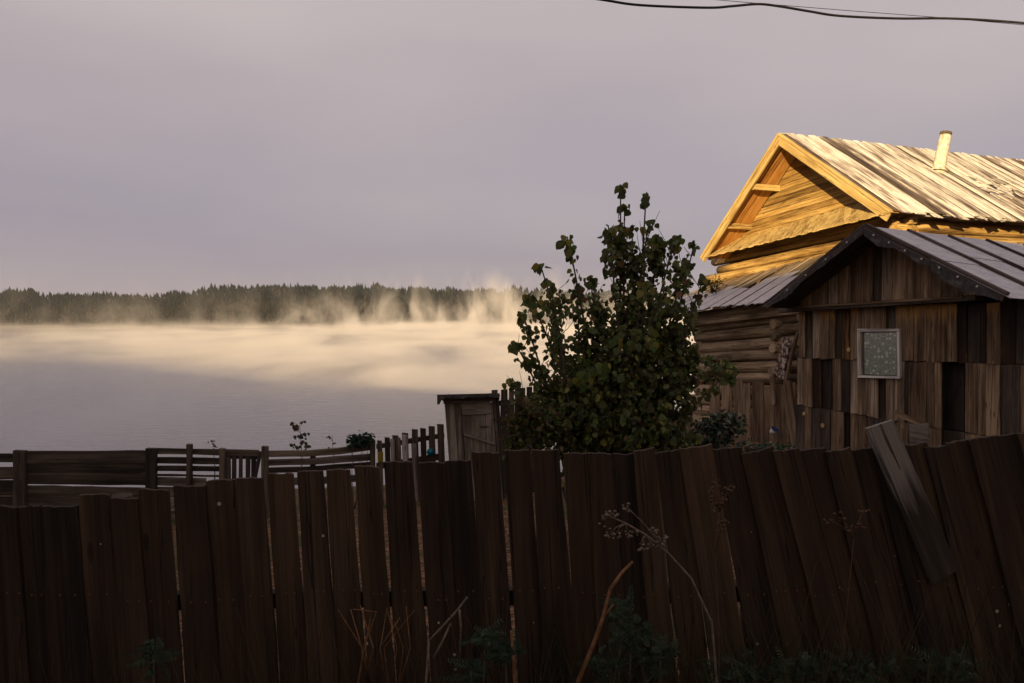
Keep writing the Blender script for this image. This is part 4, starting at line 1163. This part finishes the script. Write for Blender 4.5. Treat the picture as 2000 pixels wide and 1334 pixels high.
sapling(648, 848, 880, 16.5, 32, 'tiny nearly bare sapling right of the leafy sapling, above the rails', 8, 9, (0.04, 0.07))
sapling(415, 860, 884, 16.5, 33, 'faint dry sprig behind the open slat panel', 12, 18, (0.04, 0.07))

# weed growing on the pent roof
def roof_weed():
    rnd = random.Random(5)
    T0, T1, E0, E1, d_n = PENT
    c = on_plane(1393, 572, T0, d_n)
    T_ = thing('roof_weed', 'tuft of thin green weed growing on the pent roof edge', 'weed', c)
    V, Fc, TT = [], [], []
    for k in range(9):
        tip = c + Vector((rnd.uniform(-0.35, 0.35), rnd.uniform(-0.1, 0.1), rnd.uniform(0.25, 0.7)))
        ft = c + Vector((rnd.uniform(-0.1, 0.1), 0, -0.02))
        tube('stalk', T_, [ft, ft.lerp(tip, 0.5) + rvec(rnd) * 0.03, tip], [0.008, 0.006, 0.003], M['twig'], 4)
        for j in range(12):
            p = ft.lerp(tip, rnd.uniform(0.05, 1))
            add_leaf(V, Fc, TT, p, rvec(rnd), rvec(rnd), 0.09, 0.035, rnd.choice(DG_ + YG))
    cr_ = foliage('foliage', V, Fc, TT, T_, c); cr_["kind"] = "stuff"
roof_weed()

# ------------------------------------------------------------------ foreground fence
def front_fence():
    base = at(1000, 1400, 3.6); base.z = ground_z(base.x, 3.6)
    Fz = thing('plank_fence', 'dark weathered foreground fence of upright planks with uneven tops', 'fence', base)
    B = [(-120, -62, 994), (-60, -4, 992), (-2, 30, 990), (32, 76, 989), (78, 150, 989), (153, 212, 966), (215, 268, 974), (270, 327, 957), (338, 399, 950), (402, 459, 938), (462, 511, 933), (522, 571, 925), (580, 629, 921), (637, 682, 917),
         (692, 739, 912), (750, 804, 903), (817, 868, 903), (869, 919, 900), (921, 974, 884), (985, 1033, 880), (1039, 1092, 880), (1101, 1146, 886), (1147, 1195, 886), (1198, 1240, 887), (1238, 1276, 878), (1281, 1330, 882), (1327, 1388, 872),
         (1391, 1446, 875), (1448, 1474, 885), (1475, 1507, 877), (1511, 1558, 878), (1556, 1610, 877), (1613, 1658, 879), (1659, 1705, 877), (1704, 1755, 872), (1757, 1808, 868), (1806, 1850, 872), (1849, 1896, 862), (1894, 1944, 855), (1942, 1990, 850), (1988, 2036, 842), (2034, 2084, 840), (2082, 2134, 838)]
    for i, (x0, x1, yt) in enumerate(B):
        xc = (x0 + x1) / 2
        ln = 0.07 + 0.19 * sstep(1180, 1560, xc)
        Y = 3.6 + (0.018 if i % 2 else 0.0) + random.uniform(-0.005, 0.005)
        gz = ground_z(at(xc, 1300, Y).x, Y) - 0.12
        yb = 610 + (CAMZ - gz) / Y * F
        sk = random.uniform(-3, 3) - (3 if xc > 1200 else 0) * random.random()
        hh = yb - yt
        wide = random.uniform(3, 9)
        if xc > 1180: x1 += 3
        tl, tr_ = at(x0, yt - sk * 0.3 + (4 if xc > 1250 else 0), Y), at(x1, yt + sk * 0.3 - (3 if xc > 1250 else 0), Y)
        bl, br = at(x0 + ln * hh - wide, yb, Y), at(x1 + ln * hh + wide, yb, Y)
        # slightly chewed top edge
        top = [tl.lerp(tr_, t_) + Vector((0, 0, random.uniform(-0.006, 0.004))) for t_ in (0, 0.2, 0.4, 0.6, 0.8, 1)]
        for yr in (1168 - 0.0146 * xc + random.uniform(-14, 14),):
            f_ = (yr - yt) / (yb - yt)
            for fx in (0.3, 0.72):
                c = (tl.lerp(bl, f_)).lerp(tr_.lerp(br, f_), fx + random.uniform(-0.14, 0.14)) + Vector((0, 0.002, 0))
                if yr < 1334: tube('nail_head', Fz, [c, c - Vector((0, 0.006, 0))], [0.006, 0.005], M['rust'], 6)
        prism('plank', Fz, top + [br, bl], Vector((0, -1, 0)), 0.025, M['fence'], tl - bl, 0.0035, 0.22)
    # rails and posts behind the planks
    for ya, yb_ in ((1185, 1150), (1440, 1400)):
        for x0, x1 in ((-200, 640), (640, 1400), (1400, 2200)):
            f0, f1 = (x0 + 200) / 2400, (x1 + 200) / 2400
            y0, y1 = ya + (yb_ - ya) * f0, ya + (yb_ - ya) * f1
            plank('rail', Fz, at(x0, y0, 3.69), at(x1 + 20, y1, 3.69), 0.08, 0.06, Vector((0, -1, 0)), M['fence'])
    for px in (250, 905, 1480, 2050):
        p = at(px, 950, 3.8); g_ = ground_z(p.x, p.y)
        log('post', Fz, Vector((p.x, p.y, g_ - 0.2)), Vector((p.x - 0.05, p.y, p.z - 0.05)), 0.07, 0.065, M['fence'], 10)
    # pale board leaning on the fence
    t_ = at(1719, 829, 3.57); bt = at(1846, 1128, 3.57)
    o = plank('slanting_board', None, bt, t_, 0.15, 0.025, Vector((0, -1, 0)), M['pale_top'], w2=0.135, cut=0.012)
    tag(o, 'pale grey board fixed slantwise over the fence planks in front of the shed', 'board')
    # pale scrap boards by the shed wall
    o = prism('board_scrap', None, [HP(1776, 828, 10.6), HP(1813, 826, 10.6), HP(1813, 890, 10.6), HP(1777, 895, 10.6)], NV, 0.03, M['pale'], UV_, 0.004)
    tag(o, 'pale square board scrap standing behind the fence below the shed window', 'board')
    o = plank('narrow_board', None, HP(1748, 806, 11.4), HP(1815, 836, 11.4), 0.09, 0.025, NV, M['shed'])
    tag(o, 'narrow slanting board on the shed wall just above the pale board scrap', 'board')
front_fence()

# ------------------------------------------------------------------ weeds in front of the fence
def stalk(name, label, pix, depth, r, mat, cat='dry stalk', parts=None):
    pts = [at(x, y, depth + dz) for x, y, dz in pix]
    ft = Vector((pts[0].x, pts[0].y, ground_z(pts[0].x, pts[0].y) - 0.02))
    if pts[0].z - ft.z > 0.05: pts = [ft] + pts
    k = len(pts)
    T_ = thing(name, label, cat, pts[0])
    tube('stem', T_, pts, [r * (1 - 0.45 * i / (k - 1)) for i in range(k)], M[mat], 7, 0.08)
    return T_, pts
def umbel(T_, root, pix, depth, rnd, mat='greystalk', n=7, rr=0.0035, heads=True, spread_=0.05):
    """side twigs with dry seed heads along a stalk"""
    for x, y in pix:
        p = at(x, y, depth)
        q = root
        tube('twig', T_, [q, q.lerp(p, 0.6) + Vector((0, 0, 0.01)), p], [rr, rr * 0.8, rr * 0.6], M[mat], 4)
        if heads:
            V, Fc = [], []
            for _ in range(n):
                c = p + rvec(rnd) * spread_ * 0.5
                s = rnd.uniform(0.004, 0.010)
                k = len(V)
                V += [c + Vector((s, 0, 0)), c - Vector((s, 0, 0)), c + Vector((0, s, 0)), c - Vector((0, s, 0)), c + Vector((0, 0, s)), c - Vector((0, 0, s))]
                Fc += [(k + a, k + b2, k + c2) for a, b2, c2 in ((0, 2, 4), (2, 1, 4), (1, 3, 4), (3, 0, 4), (2, 0, 5), (1, 2, 5), (3, 1, 5), (0, 3, 5))]
            me = bpy.data.meshes.new('seed_head'); me.from_pydata([v - p for v in V], [], Fc)
            mesh_obj('seed_head', me, M[mat], T_, Matrix.Translation(p))
def weeds():
    rnd = random.Random(41)
    T_, p = stalk('bent_stalk', 'thick reddish dry stalk bent near its top, right of the green weeds', [(1128, 1334, 0), (1160, 1255, 0), (1178, 1205, 0), (1192, 1150, 0), (1215, 1118, 0.02), (1236, 1097, 0.04)], 3.1, 0.011, 'drystalk')
    tube('side_shoot', T_, [at(1178, 1207, 3.1), at(1198, 1180, 3.1)], [0.006, 0.004], M['drystalk'], 5)
    stalk('broken_stake', 'short straight orange stake with a cut top at the bottom edge', [(1006, 1334, 0), (1003, 1290, 0), (998, 1232, 0)], 3.05, 0.010, 'drystalk')
    T_, p = stalk('forked_stalk', 'pale forked dry stalk left of the green feathery weed', [(832, 1334, 0), (838, 1250, 0)], 3.1, 0.008, 'greystalk')
    for pix in ([(838, 1252), (866, 1222), (893, 1192), (913, 1166)], [(848, 1284), (866, 1250), (880, 1218)], [(897, 1190), (900, 1225), (898, 1290)]):
        tube('branch', T_, [at(x, y, 3.1) for x, y in pix], [0.006, 0.0055, 0.005, 0.004][:len(pix)], M['greystalk'], 5, 0.05)
    # drooping seed-head stalk in the centre right
    T_, p = stalk('seed_stalk', 'drooping dry weed stalk with clustered seed heads in front of the centre right planks', [(1400, 1334, 0), (1390, 1215, 0), (1350, 1130, 0), (1305, 1080, 0), (1262, 1045, 0), (1222, 1022, 0), (1190, 1008, 0)], 3.15, 0.006, 'greystalk')
    for (x, y), pix in (((1262, 1045), [(1250, 1065), (1272, 1068), (1240, 1040)]), ((1222, 1022), [(1205, 1040), (1192, 1042), (1225, 1040)]), ((1190, 1008), [(1183, 1004), (1180, 1018), (1198, 1004)]), ((1305, 1080), [(1296, 1052), (1290, 1062), (1275, 1042), (1224, 990)])):
        umbel(T_, at(x, y, 3.15), pix, 3.15, rnd)
    T_, p = stalk('tall_seed_weed', 'upright dry weed with reddish seed heads left of the leaning board', [(1405, 1334, 0), (1402, 1180, 0), (1396, 1080, 0), (1405, 1000, 0)], 3.2, 0.004, 'dimstalk')
    for (x, y), pix in (((1405, 1000), [(1400, 945), (1390, 960), (1425, 955), (1412, 975), (1395, 985)]), ((1396, 1080), [(1408, 1030), (1415, 1022)])):
        umbel(T_, at(x, y, 3.2), pix, 3.2, rnd, 'dimstalk', 9)
    T_, p = stalk('thin_seed_weed', 'thin dry weed with scattered pale buds beside the leaning board', [(1640, 1334, 0), (1655, 1180, 0), (1668, 1050, 0)], 3.2, 0.0032, 'dimstalk')
    umbel(T_, at(1668, 1050, 3.2), [(1620, 1016), (1640, 1010), (1687, 996), (1678, 1026), (1660, 1030)], 3.2, rnd, 'dimstalk', 6)
    T_, p = stalk('dry_bramble', 'tangle of thin reddish dry stems in front of the centre planks', [(700, 1334, 0), (712, 1260, 0), (735, 1195, 0), (690, 1190, 0)], 3.15, 0.005, 'drystalk')
    for k in range(10):
        x = rnd.uniform(690, 800)
        tube('stem', T_, [at(x, 1334, 3.15), at(x + rnd.uniform(-20, 20), 1265, 3.15 + rnd.uniform(-.1, .1)), at(x + rnd.uniform(-50, 50), rnd.uniform(1180, 1220), 3.15)], [0.004, 0.003, 0.002], M['drystalk'], 4)
    # green feathery weeds
    def feather(name, label, blobs, depth, seed):
        r2 = random.Random(seed)
        bx = sum(q[0] for q in blobs) / len(blobs)
        base = at(bx, 1334, depth); base.z = ground_z(base.x, depth)
        W = thing(name, label, 'weed', base, 'green weeds along the fence foot')
        V, Fc, TT = [], [], []
        for x, y, rx, ry, n in blobs:
            for _ in range(n):
                v = rvec(r2)
                c = at(x + v.x * rx, y + v.z * ry, depth + v.y * 0.12)
                d = Vector((r2.uniform(-1, 1), r2.uniform(-0.6, 0.6), r2.uniform(-0.4, 0.6))).normalized()
                L_ = r2.uniform(0.03, 0.09)
                g_ = r2.choice([(0.018, 0.034, 0.016), (0.026, 0.045, 0.02), (0.014, 0.027, 0.014), (0.05, 0.075, 0.04)])
                for j in range(7):
                    q = c + d * (L_ * j / 6)
                    s = d.cross(Vector((0, -1, 0.2))).normalized()
                    for sg in (-1, 1):
                        add_leaf(V, Fc, TT, q, s * sg + d * 0.7, Vector((0, -1, 0.5)), r2.uniform(0.018, 0.034) * (1 - 0.6 * j / 6), 0.006, g_)
        fo = foliage('foliage', V, Fc, TT, W, base); fo["kind"] = "stuff"
        for x, y, rx, ry, n in blobs:
            tip = at(x, y - ry * 0.5, depth)
            ft = Vector((tip.x + r2.uniform(-.05, .05), depth, base.z))
            tube('stem', W, [ft, ft.lerp(tip, 0.5) + rvec(r2) * 0.02, tip], [0.006, 0.005, 0.003], M['twig'], 5)
    feather('feathery_weed', 'green feathery weed between the forked stalk and the orange stake', [(948, 1248, 35, 16, 26), (985, 1275, 32, 26, 26), (920, 1310, 30, 22, 18)], 3.1, 51)
    feather('feathery_weed', 'green feathery weed right behind the reddish bent stalk', [(1215, 1190, 26, 24, 24), (1235, 1240, 40, 35, 40), (1190, 1300, 45, 30, 40), (1290, 1290, 40, 40, 40)], 3.25, 52)
    feather('feathery_weed', 'low dark green weeds along the fence foot at lower right', [(1430, 1310, 60, 30, 50), (1560, 1315, 70, 28, 60), (1700, 1310, 80, 30, 60), (1850, 1310, 80, 35, 60)], 3.3, 53)
    feather('feathery_weed', 'small dim green weed at the foot of the left planks', [(300, 1285, 30, 30, 24)], 3.3, 54)
    # grass at the foot of the fence
    V, Fc, TT = [], [], []
    r3 = random.Random(61)
    for _ in range(7500):
        x = r3.uniform(-3.0, 3.2); y = r3.uniform(2.4, 3.5)
        z = ground_z(x, y)
        h = r3.uniform(0.12, 0.42) * (0.7 + 0.5 * sstep(-0.5, 1.0, x))
        if _ > 5200: h = r3.uniform(0.4, 0.62 + 0.28 * sstep(-1.2, 1.2, x)); y = max(y, 2.9)
        dx, dy = r3.uniform(-0.45, 0.45) * h, r3.uniform(-0.3, 0.3) * h
        wv = 0.003
        k = len(V)
        V += [Vector((x - wv, y, z)), Vector((x + wv, y, z)), Vector((x + dx * 0.4 + wv * 0.7, y + dy * 0.4, z + h * 0.6)), Vector((x + dx * 0.4 - wv * 0.7, y + dy * 0.4, z + h * 0.6)), Vector((x + dx, y + dy, z + h))]
        Fc += [(k, k + 1, k + 2, k + 3), (k + 3, k + 2, k + 4)]
        TT += [r3.choice([(0.018, 0.026, 0.011), (0.026, 0.032, 0.014), (0.05, 0.037, 0.017), (0.07, 0.045, 0.02)])] * 5
    for _ in range(260):
        x = r3.uniform(-2.6, 2.9); y = r3.uniform(2.95, 3.5); z = ground_z(x, y)
        h = r3.uniform(0.55, 1.0); dx, dy = r3.uniform(-0.25, 0.25) * h, r3.uniform(-0.1, 0.1)
        q0, q1, q2 = Vector((x, y, z)), Vector((x + dx * 0.35, y + dy * 0.4, z + h * 0.55)), Vector((x + dx, y + dy, z + h * (1 - abs(dx) * 0.3)))
        vv, ff = tube_data([q0, q1, q2], [0.003, 0.0024, 0.0012], 4, 0, False)
        k = len(V); V += vv; Fc += [tuple(k + i for i in f_) for f_ in ff]
        TT += [r3.choice([(0.05, 0.028, 0.014), (0.075, 0.05, 0.028), (0.03, 0.018, 0.01)])] * len(vv)
    o = foliage('grass', V, Fc, TT, None, Vector((0, 3, 17.8)))
    tag(o, 'dark unmown grass along the foot of the foreground fence', 'grass', kind='stuff')
weeds()

# ------------------------------------------------------------------ overhead cables
def cables():
    Y = 7.5
    pts = [(820, -70), (980, -32), (1100, -12), (1180, 0), (1250, 10), (1380, 15), (1430, 12), (1480, 8), (1520, 12), (1580, 22), (1640, 31), (1750, 36), (1850, 36), (1950, 41), (2060, 52), (2300, 85)]
    P = [at(x, y, Y + (x - 1500) * 0.0008) for x, y in pts]
    # smooth it
    S = []
    for i in range(len(P) - 1):
        p0, p1, p2, p3 = P[max(i - 1, 0)], P[i], P[i + 1], P[min(i + 2, len(P) - 1)]
        for k in range(6):
            t_ = k / 6
            S.append(0.5 * ((2 * p1) + (p2 - p0) * t_ + (2 * p0 - 5 * p1 + 4 * p2 - p3) * t_ * t_ + (3 * p1 - p0 - 3 * p2 + p3) * t_ ** 3))
    o = tube('overhead_cable', None, S, [0.0125] * len(S), M['cable'], 8)
    tag(o, 'thick dark wavy cable crossing the sky at the upper right', 'cable')
    Q = [at(x, y, Y + 0.03 + (x - 1500) * 0.0008) for x, y in ((1000, -48), (1250, -16), (1380, -2), (1480, 6.5), (1660, 21), (1840, 34.5), (2060, 54), (2300, 88))]
    o = tube('support_wire', None, Q, [0.003] * len(Q), M['cable'], 6)
    tag(o, 'thin straight support wire running along the thick overhead cable', 'wire')
cables()

# ------------------------------------------------------------------ air: even haze, and the steam over the river
def box(name, lo, hi, mat):
    x0, y0, z0 = lo; x1, y1, z1 = hi
    vs = [(x0, y0, z0), (x1, y0, z0), (x1, y1, z0), (x0, y1, z0), (x0, y0, z1), (x1, y0, z1), (x1, y1, z1), (x0, y1, z1)]
    fs = [(3, 2, 1, 0), (4, 5, 6, 7), (0, 1, 5, 4), (1, 2, 6, 5), (2, 3, 7, 6), (3, 0, 4, 7)]
    me = bpy.data.meshes.new(name); me.from_pydata(vs, [], fs)
    return mesh_obj(name, me, mat)
m, nt, N, L, out = new_mat('haze_air')
v = N.new('ShaderNodeVolumePrincipled')
v.inputs['Color'].default_value = (0.75, 0.76, 0.86, 1)
v.inputs['Density'].default_value = 0.00006
L.new(v.outputs[0], out.inputs['Volume'])
hz = box('haze', (-1750, -260, -4), (1750, 1780, 92), m)
tag(hz, 'thin pale morning haze over the whole river valley', 'haze', kind='stuff')

def mist(name, label, lo, hi, density, noise_scale, thr, top_fall, step):
    m, nt, N, L, out = new_mat(name + '_volume')
    v = N.new('ShaderNodeVolumePrincipled')
    v.inputs['Color'].default_value = (0.93, 0.92, 0.93, 1)
    v.inputs['Anisotropy'].default_value = 0.0
    t = N.new('ShaderNodeTexCoord')
    mp_ = N.new('ShaderNodeMapping'); mp_.inputs['Scale'].default_value = noise_scale
    L.new(t.outputs['Object'], mp_.inputs['Vector'])
    n_ = N.new('ShaderNodeTexNoise'); n_.inputs['Scale'].default_value = 1.0; n_.inputs['Detail'].default_value = 3.5; n_.inputs['Roughness'].default_value = 0.6
    n_.inputs['Distortion'].default_value = 0.6
    L.new(mp_.outputs[0], n_.inputs['Vector'])
    sp = N.new('ShaderNodeSeparateXYZ'); L.new(t.outputs['Object'], sp.inputs[0])
    hh = N.new('ShaderNodeMapRange'); hh.inputs['From Min'].default_value = lo[2]; hh.inputs['From Max'].default_value = hi[2]
    hh.inputs['To Min'].default_value = thr[0]; hh.inputs['To Max'].default_value = thr[1]
    L.new(sp.outputs['Z'], hh.inputs['Value'])
    n2_ = N.new('ShaderNodeTexNoise'); n2_.inputs['Scale'].default_value = 0.006; n2_.inputs['Detail'].default_value = 2
    L.new(t.outputs['Object'], n2_.inputs['Vector'])
    mixn = N.new('ShaderNodeMath'); mixn.operation = 'MULTIPLY_ADD'; mixn.inputs[1].default_value = 0.45
    L.new(n2_.outputs['Fac'], mixn.inputs[0])
    off_ = N.new('ShaderNodeMath'); off_.operation = 'SUBTRACT'; off_.inputs[1].default_value = 0.225; L.new(n_.outputs['Fac'], off_.inputs[0])
    L.new(off_.outputs[0], mixn.inputs[2])
    sb = N.new('ShaderNodeMath'); sb.operation = 'SUBTRACT'; L.new(mixn.outputs[0], sb.inputs[0]); L.new(hh.outputs[0], sb.inputs[1])
    ml = N.new('ShaderNodeMath'); ml.operation = 'MULTIPLY'; ml.use_clamp = True; ml.inputs[1].default_value = 5.0; L.new(sb.outputs[0], ml.inputs[0])
    fl = N.new('ShaderNodeMapRange'); fl.inputs['From Min'].default_value = lo[2]; fl.inputs['From Max'].default_value = hi[2]
    fl.inputs['To Min'].default_value = 1.0; fl.inputs['To Max'].default_value = 0.0
    L.new(sp.outputs['Z'], fl.inputs['Value'])
    pw = N.new('ShaderNodeMath'); pw.operation = 'POWER'; pw.inputs[1].default_value = top_fall; L.new(fl.outputs[0], pw.inputs[0])
    m2 = N.new('ShaderNodeMath'); m2.operation = 'MULTIPLY'; L.new(ml.outputs[0], m2.inputs[0]); L.new(pw.outputs[0], m2.inputs[1])
    gx = N.new('ShaderNodeMapRange'); gx.inputs['From Min'].default_value = -380; gx.inputs['From Max'].default_value = 100
    gx.inputs['To Min'].default_value = density * 0.22; gx.inputs['To Max'].default_value = density * 2.5
    L.new(sp.outputs['X'], gx.inputs['Value'])
    m3 = N.new('ShaderNodeMath'); m3.operation = 'MULTIPLY'; L.new(gx.outputs[0], m3.inputs[1]); L.new(m2.outputs[0], m3.inputs[0])
    L.new(m3.outputs[0], v.inputs['Density'])
    L.new(v.outputs[0], out.inputs['Volume'])
    m.cycles.volume_step_rate = step
    o = box(name, lo, hi, m)
    tag(o, label, 'mist', kind='stuff')
mist('river_mist', 'low pale steam lying on the sunlit river', (-1200, 100, 0.05), (1200, 1085, 16), 0.0150, (0.013, 0.009, 0.05), (0.40, 0.66), 1.0, 1.0)
mist('steam_wisps', 'rising wisps of steam in front of the far forest', (-1100, 800, 0.06), (1100, 1080, 80), 0.016, (0.032, 0.012, 0.016), (0.48, 0.64), 1.5, 1.0)
